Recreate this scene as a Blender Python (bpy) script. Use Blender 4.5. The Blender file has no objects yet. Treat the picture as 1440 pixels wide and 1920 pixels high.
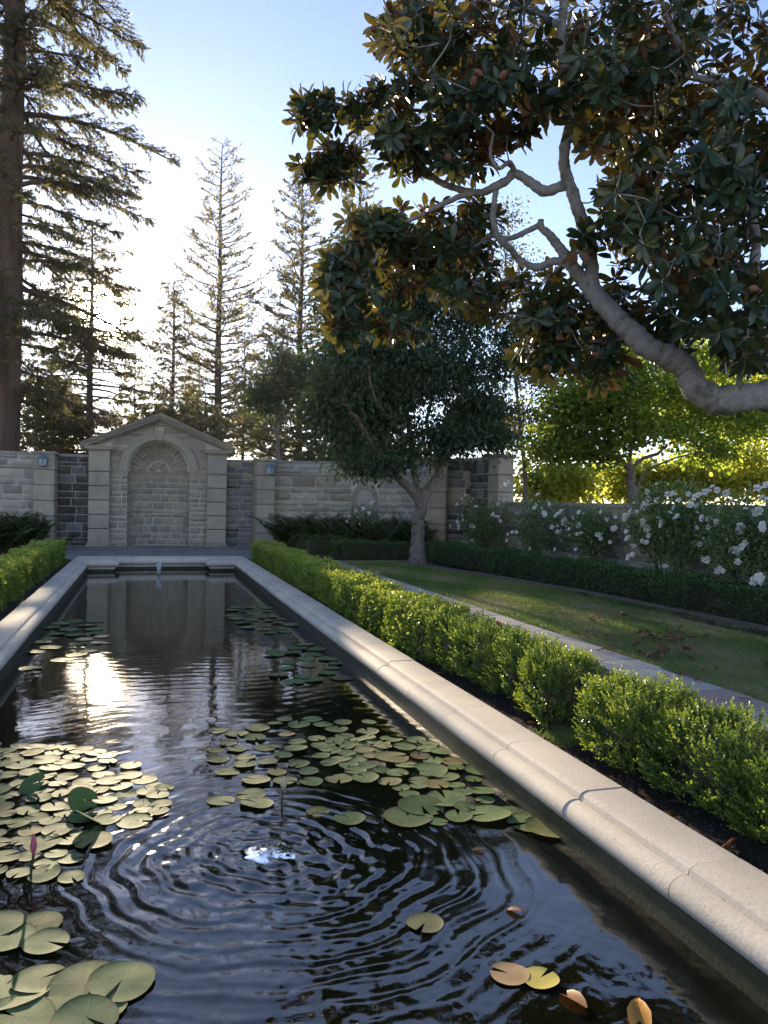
import bpy, math, random
import numpy as np
from mathutils import Vector, Matrix

SC = bpy.context.scene
COL = SC.collection
R = math.radians

# ------------------------------------------------------------------ camera
YAW, PITCH, ROLL, FPX = R(16.9), R(-0.75), R(1.1), 1470.0
CAMZ = 1.6
_f = np.array([math.sin(YAW) * math.cos(PITCH), math.cos(YAW) * math.cos(PITCH), math.sin(PITCH)])
_r0 = np.array([math.cos(YAW), -math.sin(YAW), 0.0])
_u0 = np.cross(_r0, _f)
_r = _r0 * math.cos(ROLL) + _u0 * math.sin(ROLL)
_u = -_r0 * math.sin(ROLL) + _u0 * math.cos(ROLL)
CAM = np.array([0, 0, CAMZ])
cd = bpy.data.cameras.new('camera')
cam = bpy.data.objects.new('camera', cd)
COL.objects.link(cam)
cam.matrix_world = Matrix(((_r[0], _u[0], -_f[0], 0), (_r[1], _u[1], -_f[1], 0), (_r[2], _u[2], -_f[2], CAMZ), (0, 0, 0, 1)))
cd.sensor_fit = 'VERTICAL'
cd.sensor_height = 24.0
cd.lens = FPX / 1920 * 24.0
cd.clip_start = 0.05
cd.clip_end = 3000
SC.camera = cam

# ------------------------------------------------------------------ sky, sun, exposure
SUN_AZ, SUN_EL = R(-2.94), R(12.26)
SUN = Vector((math.sin(SUN_AZ) * math.cos(SUN_EL), math.cos(SUN_AZ) * math.cos(SUN_EL), math.sin(SUN_EL)))
EXPOSURE = 2.9
HAZE = 0.0001
world = bpy.data.worlds.new('World')
SC.world = world
world.use_nodes = True
wt = world.node_tree
for n in list(wt.nodes):
    wt.nodes.remove(n)
wo = wt.nodes.new('ShaderNodeOutputWorld')
sky = wt.nodes.new('ShaderNodeTexSky')
sky.sky_type = 'NISHITA'
sky.sun_disc = False
sky.sun_elevation = SUN_EL
sky.sun_rotation = SUN_AZ
sky.air_density = 0.7
sky.dust_density = 0.05
sky.ozone_density = 1.5
bg = wt.nodes.new('ShaderNodeBackground')
bg.inputs['Strength'].default_value = 0.05
wbal = wt.nodes.new('ShaderNodeMix'); wbal.data_type = 'RGBA'; wbal.blend_type = 'MULTIPLY'; wbal.inputs[0].default_value = 1.0
wbal.inputs[7].default_value = (1.13, .95, .95, 1)      # the phone's white balance
wt.links.new(sky.outputs[0], wbal.inputs[6]); wt.links.new(wbal.outputs[2], bg.inputs['Color'])
# sun ball and lens-bloom glow painted into the sky close round the sun
tc = wt.nodes.new('ShaderNodeTexCoord')
dot = wt.nodes.new('ShaderNodeVectorMath'); dot.operation = 'DOT_PRODUCT'
dot.inputs[1].default_value = SUN
wt.links.new(tc.outputs['Generated'], dot.inputs[0])
mx = wt.nodes.new('ShaderNodeMath'); mx.operation = 'MAXIMUM'; mx.inputs[1].default_value = 0.0
wt.links.new(dot.outputs['Value'], mx.inputs[0])
acc = None
for k, a in ((6000.0, 40.0), (1200.0, 0.5), (260.0, 0.08)):
    p = wt.nodes.new('ShaderNodeMath'); p.operation = 'POWER'; p.inputs[1].default_value = k
    wt.links.new(mx.outputs[0], p.inputs[0])
    m = wt.nodes.new('ShaderNodeMath'); m.operation = 'MULTIPLY'; m.inputs[1].default_value = a
    wt.links.new(p.outputs[0], m.inputs[0])
    if acc is None:
        acc = m
    else:
        s = wt.nodes.new('ShaderNodeMath'); s.operation = 'ADD'
        wt.links.new(acc.outputs[0], s.inputs[0]); wt.links.new(m.outputs[0], s.inputs[1])
        acc = s
bg2 = wt.nodes.new('ShaderNodeBackground')
bg2.inputs['Color'].default_value = (1.0, 0.8, 0.52, 1)
wt.links.new(acc.outputs[0], bg2.inputs['Strength'])
ad = wt.nodes.new('ShaderNodeAddShader')
wt.links.new(bg.outputs[0], ad.inputs[0]); wt.links.new(bg2.outputs[0], ad.inputs[1])
wt.links.new(ad.outputs[0], wo.inputs['Surface'])

sl = bpy.data.lights.new('sun', 'SUN')
sl.energy = 2.1
sl.angle = R(0.7)
sl.color = (1.0, 0.82, 0.56)
sun = bpy.data.objects.new('sun', sl)
COL.objects.link(sun)
sun.rotation_euler = SUN.to_track_quat('Z', 'Y').to_euler()
sun.location = (0, 0, 40)

vs = SC.view_settings
vs.view_transform = 'Standard'
vs.look = 'None'
vs.exposure = EXPOSURE
vs.gamma = 1.0
vs.use_curve_mapping = False
cy = SC.cycles
cy.use_denoising = True
cy.max_bounces = 7
cy.diffuse_bounces = 3
cy.glossy_bounces = 3
cy.transmission_bounces = 5
cy.transparent_max_bounces = 10
cy.caustics_reflective = False
cy.caustics_refractive = False
cy.sample_clamp_indirect = 6.0
cy.sample_clamp_direct = 0.0

# ------------------------------------------------------------------ measuring helpers (photo pixel -> place)
def ray(px, py):
    return _f + _r * ((px - 720) / FPX) - _u * ((py - 960) / FPX)
def at(px, py, Y):
    v = ray(px, py); return CAM + v * (Y / v[1])
def atx(px, py, X):
    v = ray(px, py); return CAM + v * (X / v[0])
def onz(px, py, z):
    v = ray(px, py); return CAM + v * ((z - CAMZ) / v[2])
def project(P, eye=CAM):
    d = np.asarray(P) - eye
    z = d @ _f
    return 720 + FPX * (d @ _r) / z, 960 - FPX * (d @ _u) / z

# ------------------------------------------------------------------ object helpers
def tag(o, label=None, cat=None, group=None, kind=None):
    if label: o['label'] = label
    if cat: o['category'] = cat
    if group: o['group'] = group
    if kind: o['kind'] = kind
    return o

def thing(name, label, cat, loc=(0, 0, 0), group=None):
    o = bpy.data.objects.new(name, None)
    o.empty_display_size = 0.1
    COL.objects.link(o)
    o.location = Vector([float(c) for c in loc])
    return tag(o, label, cat, group)

def put(name, me, mat=None, parent=None, mw=None, kind=None):
    """link a mesh; geometry or matrix given in world space"""
    o = bpy.data.objects.new(name, me)
    COL.objects.link(o)
    if mat is not None and len(me.materials) == 0:
        me.materials.append(mat)
    if mw is not None:
        o.matrix_basis = mw
    if parent is not None:
        o.parent = parent
        base = Vector((0, 0, 0)); q = parent
        while q is not None:
            base = base + q.location if q.type == 'EMPTY' else base
            q = q.parent
        o.matrix_parent_inverse = Matrix.Translation(-base)
    if kind: o['kind'] = kind
    return o

def np_mesh(name, V, F, mat=None, tint=None, smooth=False):
    V = np.asarray(V, dtype=np.float32).reshape(-1, 3)
    F = np.asarray(F, dtype=np.int32)
    k = F.shape[1]
    me = bpy.data.meshes.new(name)
    me.vertices.add(len(V)); me.vertices.foreach_set('co', V.ravel())
    me.loops.add(F.size); me.loops.foreach_set('vertex_index', F.ravel())
    me.polygons.add(len(F)); me.polygons.foreach_set('loop_start', np.arange(0, F.size, k, dtype=np.int32))
    if smooth:
        me.polygons.foreach_set('use_smooth', np.ones(len(F), dtype=bool))
    me.update(calc_edges=True)
    if tint is not None:
        a = me.attributes.new('tint', 'FLOAT', 'POINT')
        a.data.foreach_set('value', np.asarray(tint, dtype=np.float32))
    if mat is not None:
        me.materials.append(mat)
    return me

def py_mesh(name, V, F, mat=None, smooth=False):
    me = bpy.data.meshes.new(name)
    me.from_pydata([tuple(float(c) for c in v) for v in V], [], [tuple(int(i) for i in f) for f in F])
    if smooth:
        for p in me.polygons: p.use_smooth = True
    me.update()
    if mat is not None:
        me.materials.append(mat)
    return me

class Geo:
    """collects triangles"""
    def __init__(s): s.V = []; s.F = []; s.T = []; s.n = 0
    def add(s, V, F, t=0.5):
        V = np.asarray(V, float).reshape(-1, 3); F = np.asarray(F, int)
        if F.shape[1] == 4:
            F = np.concatenate([F[:, [0, 1, 2]], F[:, [0, 2, 3]]])
        s.V.append(V); s.F.append(F + s.n); s.n += len(V)
        s.T.append(np.broadcast_to(np.asarray(t, float), (len(V),)))
    def mesh(s, name, mat, smooth=False, tint=True):
        return np_mesh(name, np.concatenate(s.V), np.concatenate(s.F), mat, np.concatenate(s.T) if tint else None, smooth)

def tube(g, pts, rad, sides=6, t=0.5):
    P = np.asarray(pts, float); n = len(P)
    rad = np.broadcast_to(np.asarray(rad, float), (n,))
    T = np.gradient(P, axis=0); T /= np.linalg.norm(T, axis=1)[:, None] + 1e-9
    ref = np.array([0, 0, 1.0]) if abs(T[:, 2]).mean() < 0.8 else np.array([1.0, 0, 0])
    A = np.cross(T, ref); A /= np.linalg.norm(A, axis=1)[:, None] + 1e-9
    B = np.cross(T, A)
    a = np.linspace(0, 2 * np.pi, sides, endpoint=False)
    V = P[:, None, :] + rad[:, None, None] * (np.cos(a)[None, :, None] * A[:, None, :] + np.sin(a)[None, :, None] * B[:, None, :])
    i = np.arange(n - 1)[:, None] * sides; j = np.arange(sides)[None, :]; j2 = (j + 1) % sides
    F = np.stack([i + j, i + j2, i + sides + j2, i + sides + j], -1).reshape(-1, 4)
    g.add(V.reshape(-1, 3), F, t)

def smooth_path(pts, n):
    P = np.asarray(pts, float)
    d = np.r_[0, np.cumsum(np.linalg.norm(np.diff(P, axis=0), axis=1))]
    t = np.linspace(0, d[-1], n)
    # Catmull-Rom through the points
    out = []
    for x in t:
        k = min(max(np.searchsorted(d, x) - 1, 0), len(P) - 2)
        u = (x - d[k]) / max(d[k + 1] - d[k], 1e-9)
        p0 = P[max(k - 1, 0)]; p1 = P[k]; p2 = P[k + 1]; p3 = P[min(k + 2, len(P) - 1)]
        out.append(0.5 * ((2 * p1) + (-p0 + p2) * u + (2 * p0 - 5 * p1 + 4 * p2 - p3) * u * u + (-p0 + 3 * p1 - 3 * p2 + p3) * u ** 3))
    return np.array(out), t / d[-1]

def basis(axis, nrm):
    """rows of N frames: columns side, axis, normal"""
    axis = axis / (np.linalg.norm(axis, axis=1)[:, None] + 1e-9)
    side = np.cross(axis, nrm); side /= np.linalg.norm(side, axis=1)[:, None] + 1e-9
    n2 = np.cross(side, axis)
    return np.stack([side, axis, n2], axis=2)

def scatter(g, TV, TF, pos, Rm, scale, tint, wscale=None):
    """copies of a small template (leaf, blade) at N places, as plain triangles of one mesh"""
    N = len(pos); TV = np.asarray(TV, float); TF = np.asarray(TF, int)
    sc = np.broadcast_to(np.asarray(scale, float), (N,))
    L = TV[None] * sc[:, None, None]
    if wscale is not None:
        L = L * np.stack([np.broadcast_to(wscale, (N,)), np.ones(N), np.ones(N)], 1)[:, None, :]
    V = np.einsum('nij,nkj->nki', Rm, L) + pos[:, None, :]
    k = len(TV)
    F = (TF[None] + (np.arange(N) * k)[:, None, None]).reshape(-1, TF.shape[1])
    g.add(V.reshape(-1, 3), F, np.repeat(np.broadcast_to(tint, (N,)), k))

def rnd_dirs(rng, n):
    v = rng.normal(size=(n, 3)); return v / np.linalg.norm(v, axis=1)[:, None]

LEAF2 = (np.array([[0, 0, 0], [.28, .5, .06], [0, 1, -.04], [-.28, .5, .06]]), np.array([[0, 1, 2], [0, 2, 3]]))
LEAFR = (np.array([[0, 0, 0], [.33, .35, .05], [.3, .75, .05], [0, 1, -.02], [-.3, .75, .05], [-.33, .35, .05]]), np.array([[0, 1, 2], [0, 2, 3], [0, 3, 4], [0, 4, 5]]))
def big_leaf(w=.2, fold=.06, droop=.18):
    rows = [(0, .12), (.2, .55), (.5, .95), (.76, .92), (.92, .5)]
    V = []
    for t, a in rows:
        z = -droop * t * t
        V += [(-w * a, t, z + fold * a), (0, t, z), (w * a, t, z + fold * a)]
    V.append((0, 1, -droop))
    F = []
    for i in range(len(rows) - 1):
        b = i * 3
        F += [(b, b + 1, b + 4), (b, b + 4, b + 3), (b + 1, b + 2, b + 5), (b + 1, b + 5, b + 4)]
    b = (len(rows) - 1) * 3
    F += [(b, b + 1, len(V) - 1), (b + 1, b + 2, len(V) - 1)]
    return np.array(V), np.array(F)

def cbox(cx, cy, cz, sx, sy, sz, c=.012):
    """box with chamfered edges; returns V, F (mixed polygons)"""
    V = []; idx = {}
    hs = (sx / 2, sy / 2, sz / 2)
    for X in (-1, 1):
        for Y in (-1, 1):
            for Z in (-1, 1):
                for ax in range(3):
                    s = [X * (hs[0] - c), Y * (hs[1] - c), Z * (hs[2] - c)]
                    s[ax] = (X, Y, Z)[ax] * hs[ax]
                    idx[(X, Y, Z, ax)] = len(V)
                    V.append((cx + s[0], cy + s[1], cz + s[2]))
    F = []
    def sgn(ax, a, b, c_):
        d = [0, 0, 0]; o = [i for i in range(3) if i != ax]
        d[ax] = a; d[o[0]] = b; d[o[1]] = c_; return tuple(d)
    for ax in range(3):
        for s in (-1, 1):
            f = [idx[sgn(ax, s, b, c_) + (ax,)] for b, c_ in ((-1, -1), (1, -1), (1, 1), (-1, 1))]
            flip = (s < 0) ^ (ax == 1)
            F.append(f[::-1] if flip else f)
    for ax in range(3):
        o = [i for i in range(3) if i != ax]
        for b in (-1, 1):
            for c_ in (-1, 1):
                F.append([idx[sgn(ax, -1, b, c_) + (o[0],)], idx[sgn(ax, 1, b, c_) + (o[0],)], idx[sgn(ax, 1, b, c_) + (o[1],)], idx[sgn(ax, -1, b, c_) + (o[1],)]])
    for X in (-1, 1):
        for Y in (-1, 1):
            for Z in (-1, 1):
                F.append([idx[(X, Y, Z, 0)], idx[(X, Y, Z, 1)], idx[(X, Y, Z, 2)]])
    return V, F

def split_sharp(me, deg):
    import bmesh
    b = bmesh.new(); b.from_mesh(me)
    bmesh.ops.split_edges(b, edges=[e for e in b.edges if len(e.link_faces) == 2 and e.calc_face_angle(0) > R(deg)])
    b.to_mesh(me); b.free()
    for p in me.polygons: p.use_smooth = True
    return me

def fixn(me):
    import bmesh
    b = bmesh.new(); b.from_mesh(me); bmesh.ops.recalc_face_normals(b, faces=b.faces); b.to_mesh(me); b.free(); return me

def box_mesh(name, x0, x1, y0, y1, z0, z1, mat, c=.012):
    V, F = cbox((x0 + x1) / 2, (y0 + y1) / 2, (z0 + z1) / 2, x1 - x0, y1 - y0, z1 - z0, c)
    return fixn(py_mesh(name, V, F, mat))

def sweep_mesh(name, prof, path, mat, caps=True, smooth=False):
    """profile of (out, z) carried along a plan path of (x, y); out is to the right of travel"""
    P = np.asarray(path, float); n = len(P); k = len(prof)
    D = np.diff(P, axis=0); D /= np.linalg.norm(D, axis=1)[:, None]
    N = np.stack([D[:, 1], -D[:, 0]], 1)
    M = np.zeros_like(P)
    M[0] = N[0]; M[-1] = N[-1]
    for i in range(1, n - 1):
        m = N[i - 1] + N[i]; m /= np.linalg.norm(m); M[i] = m / max(m @ N[i], .3)
    V = [(P[i, 0] + M[i, 0] * o, P[i, 1] + M[i, 1] * o, z) for i in range(n) for o, z in prof]
    F = [(i * k + j, i * k + (j + 1) % k, (i + 1) * k + (j + 1) % k, (i + 1) * k + j) for i in range(n - 1) for j in range(k)]
    if caps:
        m0 = len(V); V += V[:k] + V[(n - 1) * k:n * k]
        F += [tuple(range(m0, m0 + k)), tuple(range(m0 + k, m0 + 2 * k))[::-1]]
    return fixn(py_mesh(name, V, F, mat, smooth))

def prism_mesh(name, poly, y0, y1, mat):
    """polygon of (x, z) given depth along y"""
    k = len(poly)
    V = [(x, y0, z) for x, z in poly] + [(x, y1, z) for x, z in poly]
    F = [tuple(range(k)), tuple(range(k, 2 * k))[::-1]] + [(i, (i + 1) % k, k + (i + 1) % k, k + i) for i in range(k)]
    return fixn(py_mesh(name, V, F, mat))

# ------------------------------------------------------------------ materials
def newmat(name):
    m = bpy.data.materials.new(name); m.use_nodes = True
    nt = m.node_tree
    b = nt.nodes['Principled BSDF']
    return m, nt, b

def ramp(nt, stops):
    r = nt.nodes.new('ShaderNodeValToRGB')
    e = r.color_ramp.elements
    while len(e) < len(stops): e.new(0.5)
    for i, (p, c) in enumerate(stops):
        e[i].position = p; e[i].color = (*c, 1)
    return r

def noise(nt, scale, detail=6, rough=.6, vec=None, dist=0.0):
    n = nt.nodes.new('ShaderNodeTexNoise')
    n.inputs['Scale'].default_value = scale; n.inputs['Detail'].default_value = detail
    n.inputs['Roughness'].default_value = rough; n.inputs['Distortion'].default_value = dist
    if vec is not None: nt.links.new(vec, n.inputs['Vector'])
    return n

def mixc(nt, a, b, fac, mode='MIX'):
    m = nt.nodes.new('ShaderNodeMix'); m.data_type = 'RGBA'; m.blend_type = mode
    for s, v in ((m.inputs[0], fac), (m.inputs[6], a), (m.inputs[7], b)):
        if hasattr(v, 'is_output') or isinstance(v, bpy.types.NodeSocket): nt.links.new(v, s)
        elif isinstance(v, (int, float)): s.default_value = v
        else: s.default_value = (*v, 1)
    return m.outputs[2]

def stone_mat(name, cols, rough=.85, scale=6, bump=.25, rand=True, stain=None, bscale=40, spots=None, coords='world'):
    m, nt, b = newmat(name)
    geo = nt.nodes.new('ShaderNodeNewGeometry')
    pos = geo.outputs['Position']
    n1 = noise(nt, scale, 8, .65, pos)
    n2 = noise(nt, bscale, 6, .7, pos)
    r = ramp(nt, [(i / (len(cols) - 1) * .5 + .25, c) for i, c in enumerate(cols)])
    nt.links.new(n1.outputs[0], r.inputs[0])
    col = r.outputs[0]
    if rand:
        oi = nt.nodes.new('ShaderNodeObjectInfo')
        v_ = rand if rand is not True else .2
        rr = ramp(nt, [(0, (1 - v_, 1 - v_, 1 - v_)), (.4, (1 - .3 * v_, 1 - .3 * v_, 1 - .35 * v_)), (.7, (1 + .2 * v_, 1 + .1 * v_, 1 - .1 * v_)), (1, (1 + .8 * v_, 1 + .6 * v_, 1 + .2 * v_))])
        nt.links.new(oi.outputs['Random'], rr.inputs[0])
        col = mixc(nt, col, rr.outputs[0], 1.0, 'MULTIPLY')
    g = ramp(nt, [(.3, (.78, .78, .78)), (.7, (1.12, 1.12, 1.12))])
    nt.links.new(n2.outputs[0], g.inputs[0])
    col = mixc(nt, col, g.outputs[0], .8, 'MULTIPLY')
    if stain is not None:
        sc_, thr0, thr1, sc_col, zs = stain
        mp = nt.nodes.new('ShaderNodeMapping'); mp.inputs['Scale'].default_value = (1, 1, zs)
        nt.links.new(pos, mp.inputs['Vector'])
        ns = noise(nt, sc_, 6, .6, mp.outputs[0])
        rs = ramp(nt, [(thr0, (0, 0, 0)), (thr1, (1, 1, 1))])
        nt.links.new(ns.outputs[0], rs.inputs[0])
        col = mixc(nt, col, sc_col, rs.outputs[0])
    if spots is not None:
        v = nt.nodes.new('ShaderNodeTexVoronoi'); v.inputs['Scale'].default_value = spots[0]
        nt.links.new(pos, v.inputs['Vector'])
        rs = ramp(nt, [(spots[1], (1, 1, 1)), (spots[1] + .05, (0, 0, 0))])
        nt.links.new(v.outputs[0], rs.inputs[0])
        col = mixc(nt, col, spots[2], rs.outputs[0])
    nt.links.new(col, b.inputs['Base Color'])
    b.inputs['Roughness'].default_value = rough
    b.inputs['Specular IOR Level'].default_value = .3
    bp = nt.nodes.new('ShaderNodeBump'); bp.inputs['Strength'].default_value = bump; bp.inputs['Distance'].default_value = .02
    nt.links.new(n2.outputs[0], bp.inputs['Height'])
    nt.links.new(bp.outputs[0], b.inputs['Normal'])
    return m

def leaf_mat(name, cols, trans, tfac=.45, rough=.45, spec=.5, back=None, attr=True):
    m, nt, b = newmat(name)
    if attr:
        a = nt.nodes.new('ShaderNodeAttribute'); a.attribute_name = 'tint'; fac = a.outputs['Fac']
    else:
        a = nt.nodes.new('ShaderNodeObjectInfo'); fac = a.outputs['Random']
    r = ramp(nt, [(i / (len(cols) - 1), c) for i, c in enumerate(cols)])
    nt.links.new(fac, r.inputs[0])
    col = r.outputs[0]
    gm = nt.nodes.new('ShaderNodeNewGeometry')
    if back is not None:
        col = mixc(nt, col, back, gm.outputs['Backfacing'])
    nt.links.new(col, b.inputs['Base Color'])
    b.inputs['Roughness'].default_value = rough
    b.inputs['Specular IOR Level'].default_value = spec
    t = nt.nodes.new('ShaderNodeBsdfTranslucent')
    tr = ramp(nt, [(i / (len(trans) - 1) if len(trans) > 1 else 0, c) for i, c in enumerate(trans)])
    nt.links.new(fac, tr.inputs[0])
    nt.links.new(tr.outputs[0], t.inputs['Color'])
    ms = nt.nodes.new('ShaderNodeMixShader'); ms.inputs[0].default_value = tfac
    nt.links.new(b.outputs[0], ms.inputs[1]); nt.links.new(t.outputs[0], ms.inputs[2])
    nt.links.new(ms.outputs[0], nt.nodes['Material Output'].inputs['Surface'])
    return m

def bark_mat(name, c0, c1, scale=8, zs=.18, bump=.6):
    m, nt, b = newmat(name)
    geo = nt.nodes.new('ShaderNodeNewGeometry')
    mp = nt.nodes.new('ShaderNodeMapping'); mp.inputs['Scale'].default_value = (1, 1, zs)
    nt.links.new(geo.outputs['Position'], mp.inputs['Vector'])
    n = noise(nt, scale, 8, .7, mp.outputs[0], .6)
    r = ramp(nt, [(.3, c0), (.7, c1)])
    nt.links.new(n.outputs[0], r.inputs[0]); nt.links.new(r.outputs[0], b.inputs['Base Color'])
    b.inputs['Roughness'].default_value = .9; b.inputs['Specular IOR Level'].default_value = .2
    bp = nt.nodes.new('ShaderNodeBump'); bp.inputs['Strength'].default_value = bump; bp.inputs['Distance'].default_value = .03
    nt.links.new(n.outputs[0], bp.inputs['Height']); nt.links.new(bp.outputs[0], b.inputs['Normal'])
    return m

M = {}
M['ashlar'] = stone_mat('smooth_sandstone', [(.33, .285, .215), (.4, .35, .27), (.45, .4, .315)], rand=.1, scale=3, bump=.15, stain=(1.6, .56, .72, (.24, .215, .18), .35))
M['rock'] = stone_mat('rock_faced_sandstone', [(.27, .235, .185), (.36, .315, .25), (.42, .375, .3)], scale=5, bump=.6, bscale=30)
M['pale'] = stone_mat('pale_rock_faced_stone', [(.36, .33, .275), (.44, .405, .34), (.5, .465, .39)], scale=5, bump=.6, bscale=30)
M['sooty'] = stone_mat('black_weathered_stone', [(.04, .035, .03), (.1, .088, .075), (.19, .17, .145)], scale=2.2, bump=.6, bscale=30)
M['grimy'] = stone_mat('grey_weathered_stone', [(.15, .145, .145), (.22, .21, .205), (.28, .27, .25)], scale=2.6, bump=.6, bscale=30)
M['mortar'] = stone_mat('pale_mortar', [(.56, .52, .45), (.64, .6, .53)], rand=False, scale=4, bump=.3)
M['mortar_grey'] = stone_mat('grey_mortar', [(.28, .265, .24), (.46, .44, .4)], rand=False, scale=1.6, bump=.3)
M['cap'] = stone_mat('weathered_cap_stone', [(.22, .2, .18), (.31, .28, .24), (.42, .38, .32)], scale=2.4, bump=.3)
M['coping'] = stone_mat('pool_coping_limestone', [(.56, .48, .385), (.65, .565, .46), (.7, .625, .525)], rand=.12, rough=.8, scale=2.5, bump=.18, bscale=60, stain=(2.6, .56, .78, (.5, .455, .385), 1), spots=(16, .06, (.36, .31, .26)))
M['slate'] = stone_mat('slate_paving', [(.19, .185, .185), (.25, .24, .235), (.32, .295, .275)], rough=.6, scale=1.3, bump=.25)
M['slate_warm'] = stone_mat('grey_buff_flagstone', [(.4, .37, .325), (.5, .465, .405), (.55, .49, .41)], rand=.18, rough=.75, scale=1.6, bump=.25)
M['slate_old'] = stone_mat('grey_flagstone', [(0.381, 0.364, 0.336), (0.470, 0.448, 0.403), (0.515, 0.470, 0.403)], rough=.75, scale=1.6, bump=.25)
M['slate_pink'] = stone_mat('pinkish_flagstone', [(.36, .26, .22), (.43, .3, .255)], rough=.75, scale=2, bump=.25, rand=False)
M['joint'] = stone_mat('paving_joint', [(.1, .095, .085), (.17, .16, .145)], rand=False, scale=5)
M['joint_dark'] = stone_mat('dirty_joint', [(.06, .055, .048), (.1, .09, .08)], rand=False, scale=6)
M['algae'] = stone_mat('algae_covered_wall', [(.018, .022, .012), (.035, .04, .02), (.06, .06, .035)], rand=False, scale=3, rough=.5)
M['soil'] = stone_mat('dark_soil', [(.018, .014, .011), (.035, .027, .02), (.06, .047, .035)], rand=False, scale=9, bump=1.0, bscale=70)
M['earth'] = stone_mat('bare_earth', [(.08, .07, .05), (.12, .1, .07)], rand=False, scale=1)
M['lawn_soil'] = stone_mat('lawn_thatch', [(0.119, 0.126, 0.056), (0.196, 0.182, 0.084), (0.280, 0.231, 0.126)], rand=False, scale=2.5, bump=.6, bscale=60)
M['magnolia_bark'] = stone_mat('smooth_grey_bark', [(.22, .2, .18), (.3, .275, .25), (.38, .35, .32)], rand=False, scale=7, bump=.9, bscale=28, stain=(5, .55, .66, (.14, .14, .11), 1))
M['bark'] = bark_mat('grey_brown_bark', (.075, .06, .048), (.27, .225, .185), 16, .22, 1.0)
M['redwood_bark'] = bark_mat('redwood_bark', (.045, .035, .028), (.13, .095, .075), 5, .08)
M['pine_bark'] = bark_mat('pine_bark', (.055, .042, .034), (.13, .1, .08), 6, .2)
M['twig'] = bark_mat('twig_wood', (.05, .038, .028), (.11, .085, .06), 14)
M['redwood_leaf'] = leaf_mat('redwood_needles', [(.05, .055, .028), (.085, .085, .04), (.14, .115, .05)], [(.15, .15, .06), (.28, .25, .1)], .38, .6, .3)
M['pine_leaf'] = leaf_mat('pine_needles', [(.07, .08, .045), (.12, .12, .06), (.17, .145, .07)], [(.22, .22, .09), (.36, .3, .12)], .45, .6, .3)
M['dark_leaf'] = leaf_mat('glossy_dark_leaves', [(0.019, 0.043, 0.024), (0.032, 0.065, 0.030), (0.054, 0.092, 0.032)], [(.05, .1, .02), (.12, .18, .03)], .14, .42, .3)
M['soft_leaf'] = leaf_mat('grey_green_leaves', [(0.030, 0.047, 0.027), (0.047, 0.068, 0.036), (0.072, 0.093, 0.043)], [(.08, .13, .04), (.16, .2, .06)], .32, .5, .4)
M['olive_leaf'] = leaf_mat('olive_leaves', [(.04, .05, .02), (.07, .075, .03), (.1, .09, .03)], [(.13, .14, .04), (.25, .2, .06)], .4, .5, .4)
M['maple_leaf'] = leaf_mat('maple_leaves', [(.05, .085, .02), (.08, .12, .025), (.13, .15, .03)], [(.24, .4, .035), (.42, .54, .06), (.66, .64, .09)], .56, .5, .4)
M['gold_leaf'] = leaf_mat('golden_leaves', [(.13, .15, .03), (.2, .18, .04)], [(.48, .62, .08), (.8, .76, .13)], .62, .5, .4)
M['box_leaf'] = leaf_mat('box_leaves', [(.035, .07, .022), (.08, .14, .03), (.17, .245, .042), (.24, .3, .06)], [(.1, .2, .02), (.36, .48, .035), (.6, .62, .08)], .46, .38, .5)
M['dark_box_leaf'] = leaf_mat('dark_box_leaves', [(0.029, 0.064, 0.029), (0.053, 0.105, 0.035), (0.088, 0.157, 0.044)], [(.05, .12, .015), (.13, .24, .03)], .35, .4, .5)
M['rose_leaf'] = leaf_mat('rose_leaves', [(0.081, 0.146, 0.064), (0.137, 0.218, 0.081), (0.200, 0.291, 0.101)], [(.12, .2, .04), (.26, .36, .07)], .38, .4, .5)
M['fern_leaf'] = leaf_mat('fern_fronds', [(0.035, 0.078, 0.035), (0.070, 0.132, 0.045), (0.132, 0.176, 0.053)], [(.06, .12, .02), (.15, .2, .04)], .35, .5, .4)
M['grass_blade'] = leaf_mat('grass_blades', [(0.135, 0.223, 0.056), (0.223, 0.303, 0.079), (0.351, 0.351, 0.128), (0.510, 0.415, 0.208)], [(.13, .24, .03), (.28, .32, .07), (.36, .3, .12)], .4, .5, .3)
M['magnolia_leaf'] = leaf_mat('magnolia_leaves', [(.014, .034, .016), (.024, .05, .022), (.04, .075, .025)], [(.09, .11, .012), (.2, .17, .025), (.36, .24, .04)], .15, .33, .38, back=(.14, .064, .025))
M['magnolia_leaf_one'] = leaf_mat('magnolia_leaf_single', [(.014, .034, .016), (.024, .05, .022), (.04, .075, .025)], [(.09, .11, .012), (.2, .17, .025), (.36, .24, .04)], .15, .33, .38, back=(.13, .06, .022), attr=False)
M['dry_leaf'] = leaf_mat('dry_leaves', [(.11, .045, .02), (.2, .09, .035), (.27, .15, .07)], [(.25, .1, .03), (.4, .2, .06)], .25, .45, .4, attr=False)
M['amber_leaf'] = leaf_mat('amber_leaf', [(.42, .2, .035), (.5, .25, .05)], [(.5, .25, .05), (.5, .25, .05)], .2, .3, .5, attr=False)
M['pad'] = leaf_mat('lily_pad', [(.06, .115, .04), (.085, .15, .05), (.11, .175, .065), (.13, .19, .08), (.16, .19, .08), (.2, .16, .06)], [(.15, .2, .04), (.2, .25, .06)], .06, .6, .08, attr=False)
M['pad_red'] = leaf_mat('lily_pad_underside', [(.14, .12, .05), (.16, .09, .06)], [(.2, .14, .05), (.2, .14, .05)], .15, .3, .5, attr=False)

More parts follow.
